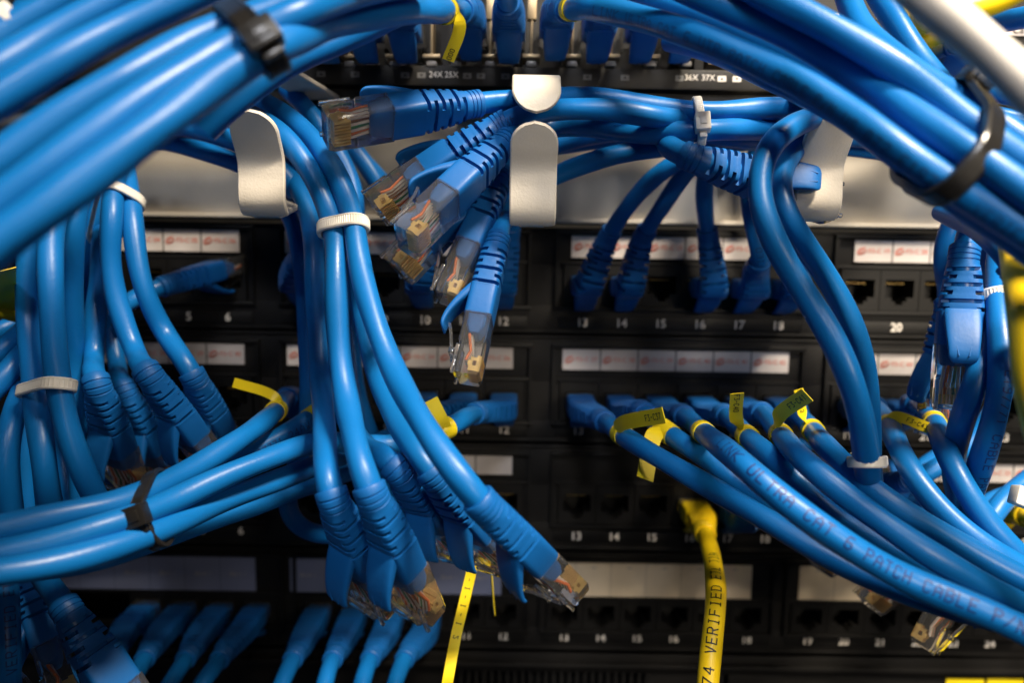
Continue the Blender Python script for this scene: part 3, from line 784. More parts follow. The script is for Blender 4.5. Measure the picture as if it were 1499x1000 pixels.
C['FLg'] = cable('blue cable underneath the upper left bundle, its lower edge showing right of the black tie', [(300, 190, 40), (350, 140, 40), (405, 100, 39), (470, 70, 38), (540, 40, 37), (590, 18, 36), (630, -15, 35)], group=gFL)
C['TLa'] = cable('light blue printed cable in the far upper left corner', [(28, 40, 42), (45, 12, 42), (75, -30, 42)], texts=[('UL CM', 36, 18, 0, 0, 2.3, 'ink')])
# ---- foreground right bundle (black tie)
gFR = 'blue cables of the bundle crossing the upper right corner'
C['FR1'] = cable('printed lowest cable of the upper right bundle, yellow band at its end', [(1580, 392, 50.2), (1500, 338, 49.3), (1420, 288, 48.4), (1360, 250, 47.4), (1300, 208, 46.5), (1247, 168, 44.6), (1187, 128, 42.8), (1100, 84, 40.9), (1000, 45, 39.1), (930, 24, 36.3), (880, 12, 36.0), (840, 12, 32.0)], ('port', 812, 48, 34, DN),
    flags=[(840, 12, 5.0)], texts=[('LINK ULTRA CAT 6 UTP PATCH CABLE P/N US 872 E197771 VERIFIED ETL', 880, 14, 1, 20, 2.2, 'fink')], group=gFR)
C['FR1b'] = cable('dark blue cable on the underside of the upper right bundle', [(1580, 420, 48.4), (1520, 372, 47.4), (1440, 318, 45.6), (1363, 262, 43.7), (1300, 215, 41.9), (1247, 172, 40.0), (1180, 138, 37.2), (1100, 98, 36.0), (1030, 70, 32.0), (980, 60, 30.0)], group=gFR)
C['FR2'] = cable('blue cable with a wavy highlight, second from below in the upper right bundle', [(1580, 330, 50.2), (1520, 292, 49.3), (1440, 238, 48.4), (1400, 212, 47.4), (1350, 178, 46.5), (1290, 134, 44.6), (1220, 87, 42.8), (1150, 48, 41.9), (1080, 16, 40.9), (1000, -16, 40.0), (950, -40, 39.1)], group=gFR)
C['FR3'] = cable('blue cable third from below in the upper right bundle under the white cable', [(1580, 296, 48.4), (1520, 254, 47.4), (1440, 196, 46.5), (1400, 166, 45.6), (1350, 127, 44.6), (1290, 82, 43.7), (1220, 43, 42.8), (1150, 8, 41.9), (1080, -30, 40.9)], group=gFR)
C['FR4'] = cable('blue cable joining the upper right bundle from the top edge beside the yellow boots', [(1580, 260, 46), (1520, 222, 45), (1450, 178, 44), (1400, 145, 42), (1335, 104, 40), (1285, 68, 38), (1256, 34, 36), (1242, 3, 35), (1234, -30, 34)], group=gFR)
C['FR5'] = cable('straight blue cable running from the top edge down to the black tie on the right', [(1590, 330, 43), (1500, 262, 41), (1446, 208, 39), (1398, 152, 38), (1358, 104, 36), (1320, 46, 35), (1291, 0, 34), (1268, -40, 33)], group=gFR)
C['FR6'] = cable('thin looking blue cable between the printed cable and the wavy one, upper right bundle', [(1590, 372, 44.6), (1530, 330, 43.7), (1420, 250, 41.9), (1300, 168, 39.1), (1220, 112, 37.2), (1150, 72, 38.0), (1080, 40, 37.0), (1000, 15, 36.0), (930, -12, 34.0), (880, -40, 33.0)], group=gFR)
C['WH'] = cable('thick blurred white cable crossing the upper right corner', [(1290, -62, 54), (1357, 0, 56), (1430, 58, 58), (1499, 120, 60), (1580, 200, 62)], color='white')
# ---- cables plugged into the switch
gSW = 'blue cables plugged into the switch along the top edge'
for k, (px, pts, lab) in enumerate([
    (485, [(470, -60, 34), (480, -10, 32), (484, 18, 29)], 'blue cable in the switch, leftmost boot, half hidden by the bundle'),
    (541, [(520, -60, 34), (535, -10, 32), (540, 18, 29)], 'blue cable in the switch, second boot from the left in dark shade'),
    (597, [(600, -60, 34), (600, -12, 32), (598, 16, 29)], 'blue cable in the switch, third boot from the left, left of the hanging yellow label'),
    (745, [(735, -60, 34), (741, -14, 32), (744, 12, 29)], 'blue cable in the switch, boot directly above the centre hook'),
    (872, [(900, -60, 34), (885, -12, 32), (877, 14, 29)], 'blue cable in the switch, boot right of the yellow banded one'),
    (934, [(970, -60, 34), (950, -12, 32), (941, 14, 29)], 'blue cable in the switch, second boot from the right end of the row'),
    (991, [(1030, -60, 34), (1012, -5, 32), (1000, 20, 29)], 'blue cable in the switch, rightmost boot of the row, beside the 36X marking')]):
    fl = [(600, 14, 5.5)] if px == 597 else ()
    C['SW%d' % k] = cable(lab, pts, ('port', px, 52, 34, DN), group=gSW, flags=fl)
# upper right corner: yellow boots and a blue boot
gTR = 'yellow patch cables plugged in at the upper right'
C['TR1'] = cable('yellow cable with a ribbed boot between the blue and the white cables, upper right', [(1440, -20, 32), (1400, 5, 31), (1368, 22, 30)], ('plug', (1362, 26, 30), (1270, 60, 24), UPV), color='yellow', group=gTR)
C['TR2'] = cable('yellow boot lower down beside the straight blue cable, upper right', [(1420, 20, 30), (1380, 45, 29), (1345, 62, 28)], ('plug', (1340, 66, 28), (1262, 62, 23), UPV), color='yellow', group=gTR)
C['TR4'] = cable('yellow cable running along the top edge right of the white cable', [(1380, 22, 40), (1430, 14, 40), (1480, -8, 40), (1540, -50, 40)], color='yellow', group=gTR)
C['TR3'] = cable('blue cable with its boot right of the white cable, upper right corner', [(1560, 15, 34), (1500, 28, 33), (1465, 32, 32)], ('plug', (1452, 36, 31), (1345, 95, 25), (0, 1, .3)))
# ---- horizontal bundle behind the hooks and the free plugs in the middle
gT = 'unplugged blue cables hanging beside the centre hook'
C['H1'] = cable('horizontal blue cable with a clear free plug pointing left above the others', [(1580, 168, 31), (1500, 140, 31), (1420, 132, 30), (1300, 150, 29), (1180, 160, 30), (1120, 157, 31), (1060, 163, 31), (1000, 165, 31), (920, 148, 31), (850, 142, 31), (780, 145, 30), (730, 148, 30)], ('plug', (702, 151, 31), (468, 187, 34), (0, -.75, -.55)), group=gT)
C['H2'] = cable('blue cable whose free plug points down left, behind the front one', [(1580, 200, 31), (1500, 178, 31), (1400, 165, 30), (1250, 178, 28), (1120, 185, 29), (1030, 176, 30), (960, 172, 32), (900, 160, 32), (850, 158, 32), (800, 165, 31), (765, 170, 30)], ('plug', (741, 178, 31), (556, 302, 31), (-.55, -.65, -.4)),
    texts=[('4PR E197771 24AWG', 752, 174, 0, 0, 2.2, 'ink')], group=gT)
C['H3'] = cable('blue cable with the frontmost clear free plug and its latch cover lifted, pointing down left', [(1560, 245, 28), (1450, 215, 28), (1300, 205, 28), (1180, 195, 29), (1090, 188, 31), (1010, 192, 32), (940, 196, 31), (880, 187, 30), (830, 183, 29), (790, 188, 29), (765, 194, 30)], ('plug', (745, 204, 31.5), (577, 366, 35), (-.6, -.6, -.3)), group=gT)
C['H3b'] = cable('blue cable with a free plug partly hidden beneath the frontmost free plug', [(1160, 215, 27), (1000, 196, 27), (880, 205, 27), (800, 215, 27), (750, 225, 28)], ('plug', (728, 240, 29), (570, 408, 30), (-.6, -.3, -.6)), group=gT)
C['H4'] = cable('blue cable ending in a free plug close left of the centre hook, pointing down', [(1150, 200, 26), (1000, 188, 27), (880, 195, 27), (800, 215, 27), (760, 232, 27)], ('plug', (737, 253, 29), (650, 440, 31), (-.9, -.3, -.1)), group=gT)
C['H5'] = cable('blue cable crossing behind the centre hook to the lowest free plug pointing straight down', [(1150, 205, 27), (1060, 208, 28), (990, 213, 29), (920, 221, 29), (860, 238, 29), (800, 262, 28), (758, 295, 28), (736, 325, 28)], ('plug', (729, 347, 30), (682, 553, 32.5), (-.97, -.1, -.08)), group=gT)
C['H6'] = cable('blue cable in the tied horizontal bundle right of the centre hook, lower strand', [(1580, 230, 28), (1400, 232, 28), (1250, 215, 28), (1160, 205, 29), (1060, 200, 30), (960, 178, 30), (880, 172, 28), (800, 165, 26)])
C['HP'] = cable('blue ribbed boot lying sideways behind the two looping cables, latch cover over the right hook', [(955, 192, 27), (975, 206, 30), (994, 222, 32)], ('plug', (1003, 228, 33), (1225, 300, 30.5), (.1, -.2, 1), 24.0))
# row one, right group
gR1 = 'blue cables plugged into the upper patch panel'
def port_px(xs, zc, k): # pixel of a panel port
    p = np.array([xs[k], 0, zc]); v = p-CAM; return (749.5+F*(v@rt)/(v@fw), 500-F*(v@up)/(v@fw))
def pport(panel, k, upv=DN):
    xs, zc, z = {'A': (xA, zA, 0), 'B': (xB, zB, 0), 'C': (xC, zC, 0), 'D': (xD, zD, -14)}[panel]
    p = np.array([xs[k], -z, zc]); v = p-CAM
    return ('port', 749.5+F*(v@rt)/(v@fw), 500-F*(v@up)/(v@fw), z, upv, {'A': 29.0, 'B': 37.0, 'C': 30.0, 'D': 36.0}[panel])
C['A13'] = cable('blue cable with its boot above the number 13, leftmost of the arching ones', [(1060, 205, 26.8), (1020, 222, 26.8), (985, 238, 26.8), (940, 275, 25.8), (908, 318, 24.8), (888, 350, 23.8)], pport('A', 13), group=gR1)
C['A14'] = cable('arching blue cable beside the leftmost one, left of the empty port 15', [(1070, 212, 25.8), (1030, 225, 26.8), (1008, 245, 25.8), (985, 278, 25.8), (958, 320, 24.8), (938, 350, 23.8)], pport('A', 14), group=gR1)
C['A16'] = cable('blue cable plugged into upper panel port 16, rising straight up', [(1080, 205, 25.8), (1045, 225, 25.8), (1030, 260, 24.8), (1031, 300, 24.8), (1036, 345, 23.8)], pport('A', 16), group=gR1)
C['A17'] = cable('blue cable plugged into upper panel port 17 with a sharply bent boot', [(1110, 215, 24.8), (1097, 255, 24.8), (1096, 295, 25.8), (1104, 340, 25.8), (1116, 378, 25.8), (1104, 398, 23.8)], pport('A', 17), texts=[('VERIFIED', 1100, 385, 1, 10, 2.0, 'ink')], group=gR1)
C['A18'] = cable('blue cable plugged into upper panel port 18, hidden by the looping pair', [(1150, 230, 25), (1160, 300, 25), (1166, 350, 25), (1158, 385, 24)], pport('A', 18), group=gR1)
C['A12'] = cable('blue cable plugged into upper panel port 12 behind the lowest free plug', [(752, 250, 25), (750, 300, 25), (746, 345, 24)], pport('A', 12), group=gR1)
C['A10'] = cable('blue cable plugged into upper panel port 10 behind the free plugs', [(640, 300, 25), (634, 345, 24)], pport('A', 10), group=gR1)
C['A7'] = cable('blue cable plugged into upper panel port 7, in shade left of the vertical bundle', [(470, 320, 26), (458, 350, 26), (440, 372, 25)], pport('A', 7), group=gR1)
C['A6'] = cable('dark blue cable with boot pointing down left into upper panel port 6', [(150, 470, 27), (190, 440, 25), (225, 424, 25)], ('plug', (236, 420, 24.5), (352, 385, 21.5), DN), group=gR1)
# looping pair right of centre
C['V1'] = cable('front cable of the looping pair hanging from the right hook', [(1300, 170, 27.0), (1240, 168, 29.0), (1190, 172, 33.5), (1150, 188, 34.5), (1118, 222, 35.5), (1108, 265, 35.5), (1120, 325, 36.5), (1155, 395, 36.0), (1195, 455, 37.0), (1228, 512, 38.0), (1252, 575, 38.0), (1266, 640, 36.5), (1269, 690, 35.5), (1271, 715, 34), (1278, 745, 30), (1295, 775, 26)])
C['V2'] = cable('rear cable of the looping pair, right strand beside the hook', [(1290, 190, 26.0), (1230, 185, 28.0), (1190, 195, 32.0), (1156, 222, 33.0), (1137, 265, 34.0), (1155, 325, 35.0), (1195, 382, 34.0), (1232, 440, 34.0), (1258, 505, 34.0), (1270, 570, 33.0), (1273, 640, 32), (1275, 690, 30.5), (1277, 715, 29.5), (1285, 745, 27), (1305, 775, 24)])
# ---- left: horizontals behind the left hook and centre vertical bundle
C['HL1'] = cable('blue cable running from the left under the bundle behind the left hook', [(150, 185, 26), (220, 180, 27), (290, 190, 28), (345, 205, 28), (400, 235, 28), (440, 290, 28), (462, 350, 28), (470, 430, 28), (478, 520, 29), (500, 600, 30), (530, 650, 31)], ('plug', (578, 682, 35), (680, 815, 30), (-.45, .35, .75)))
C['HL2'] = cable('lower dark blue cable passing behind the left hook', [(140, 200, 25), (230, 205, 26), (300, 222, 27), (345, 236, 27), (400, 268, 27), (428, 320, 27), (442, 380, 27), (448, 460, 27), (452, 560, 27), (450, 640, 27), (430, 690, 27), (416, 730, 27), (420, 762, 27), (445, 780, 27), (490, 785, 26), (540, 770, 25)])
C['HL3'] = cable('blue cable emerging right of the left hook bottom, third strand', [(180, 165, 26), (260, 172, 27), (330, 190, 27), (390, 222, 27), (430, 262, 28), (455, 320, 29), (460, 390, 30), (464, 470, 30), (470, 560, 31), (476, 640, 34), (481, 690, 37)], ('plug', (484, 722, 37.5), (562, 905, 32), (-.62, .35, .72)))
gC = 'blue cables of the central vertical bundle held by the pale tie'
C['C1'] = cable('bright front cable of the central bundle ending in a free plug at bottom centre', [(250, 150, 27), (320, 158, 29), (380, 172, 31), (425, 208, 32), (462, 262, 32), (482, 305, 32), (492, 350, 33), (492, 430, 34), (496, 510, 34), (508, 590, 35), (524, 655, 38), (534, 690, 39)], ('plug', (540, 714, 39), (620, 900, 34), (-.62, .3, .74)), group=gC)
C['C2'] = cable('bright blue cable sweeping right from the central bundle to the rightmost bottom free plug', [(300, 130, 27), (360, 140, 28), (410, 162, 30), (455, 200, 31), (492, 250, 32), (512, 300, 32), (521, 345, 33), (530, 410, 34), (548, 470, 35), (575, 540, 36), (615, 615, 39), (660, 680, 42), (688, 715, 43)], ('plug', (700, 732, 41), (838, 868, 34.5), (-.62, .62, .25)), group=gC)
C['C3'] = cable('darker blue cable in the middle of the central bundle ending behind the rightmost plug', [(420, 130, 26), (455, 165, 27), (490, 215, 27), (518, 270, 27), (520, 345, 28), (524, 420, 28), (538, 500, 29), (562, 580, 31), (596, 640, 34), (615, 668, 35)], ('plug', (630, 690, 36), (748, 838, 31), (-.55, .4, .65)), group=gC)
C['C4'] = cable('dark blue cable behind the central bundle running down to the clear plugs', [(330, 145, 26), (400, 180, 27), (450, 240, 28), (478, 300, 28), (500, 345, 27), (508, 430, 26), (515, 520, 26), (528, 600, 26), (560, 680, 25), (600, 760, 25), (640, 800, 25)], group=gC)
C['C5'] = cable('dark blue cable crossing behind the clear plug at the top of the central bundle', [(400, 120, 24), (440, 150, 24), (490, 185, 25), (525, 225, 25), (560, 280, 25), (600, 340, 24)])
C['C6'] = cable('dark blue cable below the free plug pointing left, slanting to the hook', [(440, 170, 23), (500, 205, 24), (550, 255, 24), (590, 300, 23), (610, 380, 23)])
# ---- row two, right group: labels and diagonal bundle
gB = 'labelled blue cables fanning out from the second panel to the lower right'
C['B13'] = cable('lowest blue cable of the diagonal bundle with the printed yellow flag at port 13', [(1600, 950, 39.0), (1499, 918, 39.0), (1360, 878, 39.0), (1304, 860, 38.0), (1224, 822, 37.0), (1160, 783, 36.0), (1080, 737, 34.0), (1000, 691, 32.0), (950, 662, 31.0), (912, 638, 28.5), (884, 616, 25.5)], pport('B', 13),
    flags=[(913, 640, 4.6, (972, 608, 33, 9, 20, 14, 'F3-C37', 0))], group=gB)
C['B14'] = cable('blue cable of port 14 passing beneath the printed one, yellow flag hanging down', [(1600, 935, 33.0), (1499, 890, 33.0), (1400, 858, 33.0), (1260, 808, 32.0), (1180, 770, 31.0), (1120, 735, 31.0), (1080, 704, 31.0), (1040, 675, 30.0), (985, 640, 29.0), (958, 618, 27.0), (938, 600, 25.0)], pport('B', 14),
    flags=[(986, 640, 6.0, (944, 702, 30, 16, 8, 0, '', 0))], group=gB)
C['B15'] = cable('blue cable printed LINK ULTRA CAT 6 PATCH CABLE with a yellow band at port 15', [(1600, 985, 44.5), (1499, 921, 43.5), (1400, 880, 42.5), (1320, 846, 41.5), (1240, 799, 41.5), (1160, 743, 40.5), (1080, 674, 38.5), (1028, 632, 29.5), (1000, 608, 25.5)], pport('B', 15),
    flags=[(1032, 635, 5.2)], texts=[('LINK ULTRA CAT 6 PATCH CABLE P/N US 872 E197771 VERIFIED', 1066, 660, 1, -8, 2.6, 'ink')], group=gB)
C['B16'] = cable('blue cable of port 16 with a narrow upright yellow flag', [(1600, 940, 36.0), (1499, 905, 36.0), (1360, 835, 36.0), (1280, 790, 35.0), (1220, 750, 34.0), (1180, 715, 34.0), (1132, 673, 33.0), (1092, 638, 29.5), (1062, 608, 25.5)], pport('B', 16),
    flags=[(1097, 642, 4.0, (1079, 576, 31, 14, -4, 4, 'F3-C40', 0))], group=gB)
C['B17'] = cable('blue cable of port 17 with a large yellow flag pointing up right', [(1600, 935, 39.0), (1499, 890, 39.0), (1440, 858, 39.0), (1360, 812, 39.0), (1304, 774, 38.0), (1240, 728, 37.0), (1180, 678, 36.0), (1142, 636, 30.0), (1115, 604, 25.5)], pport('B', 17),
    flags=[(1145, 640, 4.4, (1182, 578, 33, 14, 12, 12, 'F3-C41', 0))], group=gB)
C['B18'] = cable('blue cable of port 18, small yellow flag behind the large one', [(1600, 900, 37.0), (1499, 850, 37.0), (1400, 794, 36.0), (1328, 754, 36.0), (1272, 714, 35.0), (1224, 670, 34.0), (1188, 628, 28.5), (1164, 602, 25.0)], pport('B', 18),
    flags=[(1192, 632, 3.8, (1169, 570, 29, 14, -6, -6, 'F3-C42', 0))], group=gB)
C['B19'] = cable('blue cable from second panel port 19 under a printed yellow flag lying flat', [(1600, 880, 36.0), (1499, 836, 36.0), (1452, 808, 36.0), (1400, 770, 35.0), (1355, 725, 34.0), (1325, 675, 33.0), (1300, 620, 28.0), (1280, 595, 25.0)], pport('B', 19),
    flags=[(1303, 625, 3.4, (1362, 628, 30, 2, 18, 14, 'F3-C43', 0))], group=gB)
C['B20'] = cable('blue cable from second panel port 20 with a thin yellow band, rightmost of the fan', [(1600, 875, 35.0), (1499, 824, 35.0), (1452, 775, 35.0), (1412, 718, 34.0), (1386, 664, 33.0), (1366, 615, 28.0), (1335, 590, 24.5)], pport('B', 20),
    flags=[(1368, 622, 4.0)], group=gB)
# ---- row two, left: cables joining the lower left bundle
gL = 'blue cables of the lower left bundle with the black tie'
C['LB1'] = cable('top cable of the lower left bundle, yellow flag pointing up left', [(-80, 790, 43), (0, 776, 42), (100, 751, 40), (192, 733, 38), (240, 708, 36), (290, 682, 34), (352, 643, 32), (400, 606, 28.5), (425, 580, 24.5)], pport('B', 7),
    flags=[(402, 604, 3.2, (342, 560, 28, -7, 8, 0, '', 0))], group=gL)
C['LB2'] = cable('second cable of the lower left bundle, yellow label near port 12', [(-80, 822, 44), (0, 811, 43), (100, 788, 41), (192, 759, 39), (240, 740, 37), (320, 701, 35), (400, 669, 33), (460, 647, 31), (530, 650, 29), (590, 652, 28), (650, 629, 30), (700, 604, 25.0)], pport('B', 12),
    flags=[(640, 632, 4.2, (631, 585, 30, 14, 0, 0, '', 0))], group=gL)
C['LB3'] = cable('lowest front cable of the lower left bundle', [(-80, 850, 44), (0, 838, 43), (100, 822, 41), (200, 792, 39), (248, 770, 37), (320, 736, 34), (400, 706, 32), (460, 683, 30), (520, 660, 27), (570, 640, 26), (620, 612, 24.5)], pport('B', 11), group=gL)
C['LB4'] = cable('shaded printed cable between the top two of the lower left bundle with a yellow wrap', [(-80, 800, 38), (0, 795, 38), (100, 770, 36), (200, 742, 34), (290, 705, 32), (360, 668, 30), (400, 645, 29), (452, 616, 28), (480, 590, 26)], pport('B', 8),
    flags=[(452, 618, 4.2, (462, 600, 29, 8, 16, 0, '', 0))], texts=[('E197771 24AWG', 352, 672, 0, -25, 2.2, 'ink')], group=gL)
C['LB5'] = cable('dark cable at the back underside of the lower left bundle', [(-80, 850, 38), (60, 832, 37), (160, 815, 36), (260, 778, 33), (360, 745, 30), (460, 708, 27), (540, 680, 25), (580, 640, 24)], pport('B', 10), group=gL)
# ---- left vertical group
gV = 'blue cables of the left vertical bundle held by the pale tie'
C['LV1'] = cable('left front cable of the left vertical bundle', [(90, 230, 30), (60, 280, 31), (43, 340, 31), (40, 400, 31), (42, 470, 31), (47, 540, 32), (54, 600, 33), (64, 670, 34), (72, 740, 33), (85, 800, 31)], group=gV)
C['LV2'] = cable('middle front cable of the left vertical bundle', [(125, 225, 31), (95, 270, 32), (76, 330, 33), (73, 390, 34), (77, 470, 34), (83, 550, 34), (95, 615, 34), (113, 670, 34), (145, 740, 33), (185, 800, 32)], group=gV)
C['LV3'] = cable('right front cable of the left vertical bundle', [(150, 225, 29), (122, 270, 30), (107, 330, 31), (106, 390, 30), (107, 470, 29), (106, 550, 28), (110, 600, 28), (114, 660, 28), (118, 730, 28)], group=gV)
C['LV4'] = cable('rear cable of the left vertical bundle that bows out left below the tie', [(70, 300, 26), (58, 380, 27), (58, 470, 28), (42, 550, 29), (22, 600, 32), (9, 650, 33), (10, 710, 33), (22, 790, 32)], group=gV)
C['LV5'] = cable('rear shaded cable below the pale tie, between the two front strands', [(95, 320, 26), (92, 420, 26), (90, 520, 26), (92, 620, 26), (96, 690, 27), (112, 760, 27)], group=gV)
C['LV6'] = cable('rear dark cable at the left below the pale tie', [(60, 330, 25), (58, 430, 25), (54, 530, 26), (38, 600, 27), (36, 680, 27), (42, 760, 27)], group=gV)
gW = 'blue cables with hanging plugs beneath the small pale tie'
C['t1'] = cable('short visible cable left under the small pale tie, slipping behind the vertical bundle', [(190, 230, 24), (160, 260, 26), (142, 305, 26), (133, 350, 26), (126, 400, 25), (112, 450, 24), (104, 520, 23)], group=gW)
C['t2'] = cable('blue cable down the middle under the small pale tie to the brightest hanging plug', [(175, 235, 28), (166, 270, 28), (165, 310, 29), (160, 365, 29), (168, 430, 29), (185, 485, 29), (204, 528, 29)], ('plug', (213, 541, 31), (302, 668, 28), (-.55, .35, .75)), group=gW)
C['t3'] = cable('rightmost blue cable under the small pale tie, bending right to a dark boot', [(180, 235, 27), (188, 270, 28), (194, 310, 29), (198, 370, 29), (212, 430, 29), (242, 490, 28), (272, 535, 28)], ('plug', (281, 547, 29), (345, 680, 25), (-.5, .4, .75)), group=gW)
C['t4'] = cable('dark hanging cable with the leftmost boot under the small pale tie', [(150, 260, 24), (150, 330, 26), (146, 400, 27), (139, 470, 28), (138, 535, 28)], ('plug', (140, 556, 30), (188, 716, 27), (-.3, .3, .85)), group=gW)
C['t5'] = cable('dark hanging cable with the second boot from the left under the small pale tie', [(170, 270, 22), (160, 360, 23), (160, 440, 24), (164, 490, 25), (174, 545, 25)], ('plug', (179, 564, 27), (242, 700, 25), (-.3, .3, .85)), group=gW)
# far left scraps
gX = 'blue cables entering from the left edge behind the vertical bundle'
C['X1'] = cable('shaded cable at the left edge just below the yellow label', [(-60, 520, 26), (0, 482, 26), (40, 468, 25), (90, 450, 24)], group=gX)
C['X2'] = cable('shaded cable at the left edge running up right, middle of three', [(-60, 570, 30), (0, 515, 30), (30, 488, 29), (80, 450, 27)], group=gX)
C['X3'] = cable('brighter cable at the left edge running up right, lowest of three', [(-60, 640, 31), (-5, 565, 31), (30, 522, 30), (70, 480, 28)], group=gX)
C['X4'] = cable('short cable at the left edge wearing a wide yellow label', [(-60, 440, 28), (-10, 448, 28), (15, 452, 28), (60, 470, 26)], flags=[(-2, 449, 5.0, (8, 395, 34, 14, -6, 0, '', 0))], group=gX)
# bottom left
C['BL0'] = cable('printed blue cable standing at the lower left edge', [(2, 790, 34), (7, 850, 34), (10, 920, 35), (12, 980, 35), (13, 1060, 35)], texts=[('VERIFIED ETL TIA', 12, 980, 1, 15, 2.3, 'ink')])
C['BL1'] = cable('dark cable and boot at the lower left, nearer the left edge', [(10, 770, 26), (30, 820, 28)], ('plug', (38, 842, 29), (92, 1015, 32), (-.7, .2, .4)))
C['BL2'] = cable('bright ribbed boot with a clear plug cut by the bottom edge at lower left', [(40, 800, 30), (62, 846, 31), (78, 866, 32)], ('plug', (92, 884, 33), (200, 1050, 33), (-.6, .35, -.5)))
# ---- lowest panel, plugged cables hanging down
gD = 'blue cables plugged into the lowest patch panel, hanging down left'
LD = {10: 'shaded blue boot in the lowest panel nearest the yellow strips', 9: 'shaded blue boot in the lowest panel under the bright central free plugs',
      8: 'shaded blue boot in the lowest panel, second from left in the centre group', 7: 'shaded blue boot in the lowest panel, leftmost of the centre group',
      6: 'very dark blue boot in the lowest panel, nearest the gap left of the centre group', 5: 'very dark blue boot in the lowest panel, middle of the left group',
      4: 'dark blue boot in the lowest panel right of the bright ribbed boot', 3: 'barely visible blue boot in the lowest panel behind the lower left plug'}
for k, (pxc, pyc, ex) in {10: (588, 965, 575), 9: (538, 962, 528), 8: (483, 958, 474), 7: (425, 955, 408), 6: (318, 950, 285), 5: (268, 950, 240), 4: (208, 950, 185), 3: (160, 950, 140)}.items():
    C['D%d' % k] = cable(LD[k], [(ex-14, 1060, 25.4), (ex, 1010, 24.8), (pxc-2, 978, 23.9), (pxc+8, 958, 23.0)], pport('D', k), group=gD)
# ---- right side hanging things
C['R1'] = cable('blue cable with an upright boot and clear plug near the right edge, latch cover outward', [(1500, 330, 26), (1450, 300, 30), (1428, 312, 33), (1421, 335, 32), (1416, 352, 32)], ('plug', (1412, 362, 32), (1396, 600, 32), (-.42, -.1, 1)))
C['R1b'] = cable('blue cable looping down left of the upright boot', [(1470, 320, 26), (1425, 298, 27), (1398, 310, 28), (1385, 345, 28), (1380, 390, 27), (1384, 425, 27)], ('plug', (1388, 440, 28), (1372, 610, 27), (-1, 0, .3)))
C['R2'] = cable('blue cable with a boot cut off by the right edge beside the yellow cable', [(1380, 310, 30), (1435, 335, 34), (1462, 362, 36), (1475, 374, 37)], ('plug', (1484, 386, 38), (1580, 530, 36), (-.6, .6, .3)))
C['RV1'] = cable('blue cable left in the pale tie near the right edge, bending left below', [(1465, 290, 26), (1442, 340, 28), (1437, 400, 29), (1440, 450, 31), (1442, 500, 33), (1428, 560, 34), (1406, 620, 33), (1396, 680, 31), (1405, 760, 28)])
C['RV2'] = cable('printed blue cable right in the pale tie near the right edge', [(1480, 300, 26), (1464, 350, 29), (1460, 400, 31), (1462, 460, 33), (1468, 520, 34), (1462, 590, 34), (1442, 660, 34), (1420, 730, 32), (1410, 790, 30)],
    texts=[('E197771 CABLE PATCH CAT 6', 1478, 545, 0, 38, 2.3, 'ink')])
C['RY'] = cable('yellow cable hanging at the right edge below the boot', [(1482, 350, 38), (1493, 410, 42), (1500, 470, 45), (1507, 540, 47), (1518, 610, 47), (1545, 700, 46)], color='yellow')
C['RC'] = cable('shaded blue cable with boot behind the diagonal fan, plugged into the third panel', [(1475, 560, 26), (1450, 610, 26), (1415, 655, 26), (1375, 685, 26), (1345, 700, 26)], ('plug', (1335, 703, 26), (1240, 722, 22), DN))
C['RD'] = cable('shaded blue boot under the diagonal fan, right of the looping pair', [(1400, 820, 26), (1380, 790, 25), (1370, 770, 25)], ('plug', (1362, 760, 25), (1300, 700, 22), UPV))
C['YP'] = cable('yellow cable printed VERIFIED ETL TIA hanging from the third panel', [(1030, 1080, 32), (1035, 1010, 32), (1042, 940, 31), (1049, 880, 30), (1046, 840, 28), (1040, 805, 26), (1030, 775, 24)], pport('C', 16), color='yellow',
    texts=[('74 VERIFIED ETL TIA', 1037, 1000, 0, 0, 2.9, 'blackink')])
C['CB'] = cable('blue cable in third panel port 17 hidden under the fan right of the yellow cable', [(1180, 650, 24), (1140, 690, 24), (1100, 722, 24)], pport('C', 17))
gYR = 'yellow patch cables plugged in at the right edge'
C['YR1'] = cable('yellow ribbed boot at the right edge below the fan of cables', [(1570, 780, 28), (1530, 770, 27)], ('plug', (1500, 755, 26), (1420, 735, 21.7), DN), color='yellow', group=gYR)
C['Q1'] = cable('clear plug end peeking from under the diagonal fan above port 21', [(1560, 700, 25), (1480, 722, 25), (1432, 745, 25.5)], ('plug', (1416, 758, 26), (1268, 886, 25), (-.3, -.3, -.9)))
C['Q2'] = cable('clear plug hanging under the diagonal fan over the number 22', [(1560, 660, 27), (1500, 705, 27), (1460, 742, 27.5)], ('plug', (1448, 762, 28), (1354, 946, 28), (.75, .2, .7)))
C['Q3'] = cable('clear plug tip just showing under the fan above the right white strip', [(1430, 650, 24), (1380, 665, 24), (1344, 690, 24.5)], ('plug', (1330, 702, 25), (1190, 838, 24), (-.3, -.3, -.9)))

relax()
for k, c in C.items(): build_cable(c)

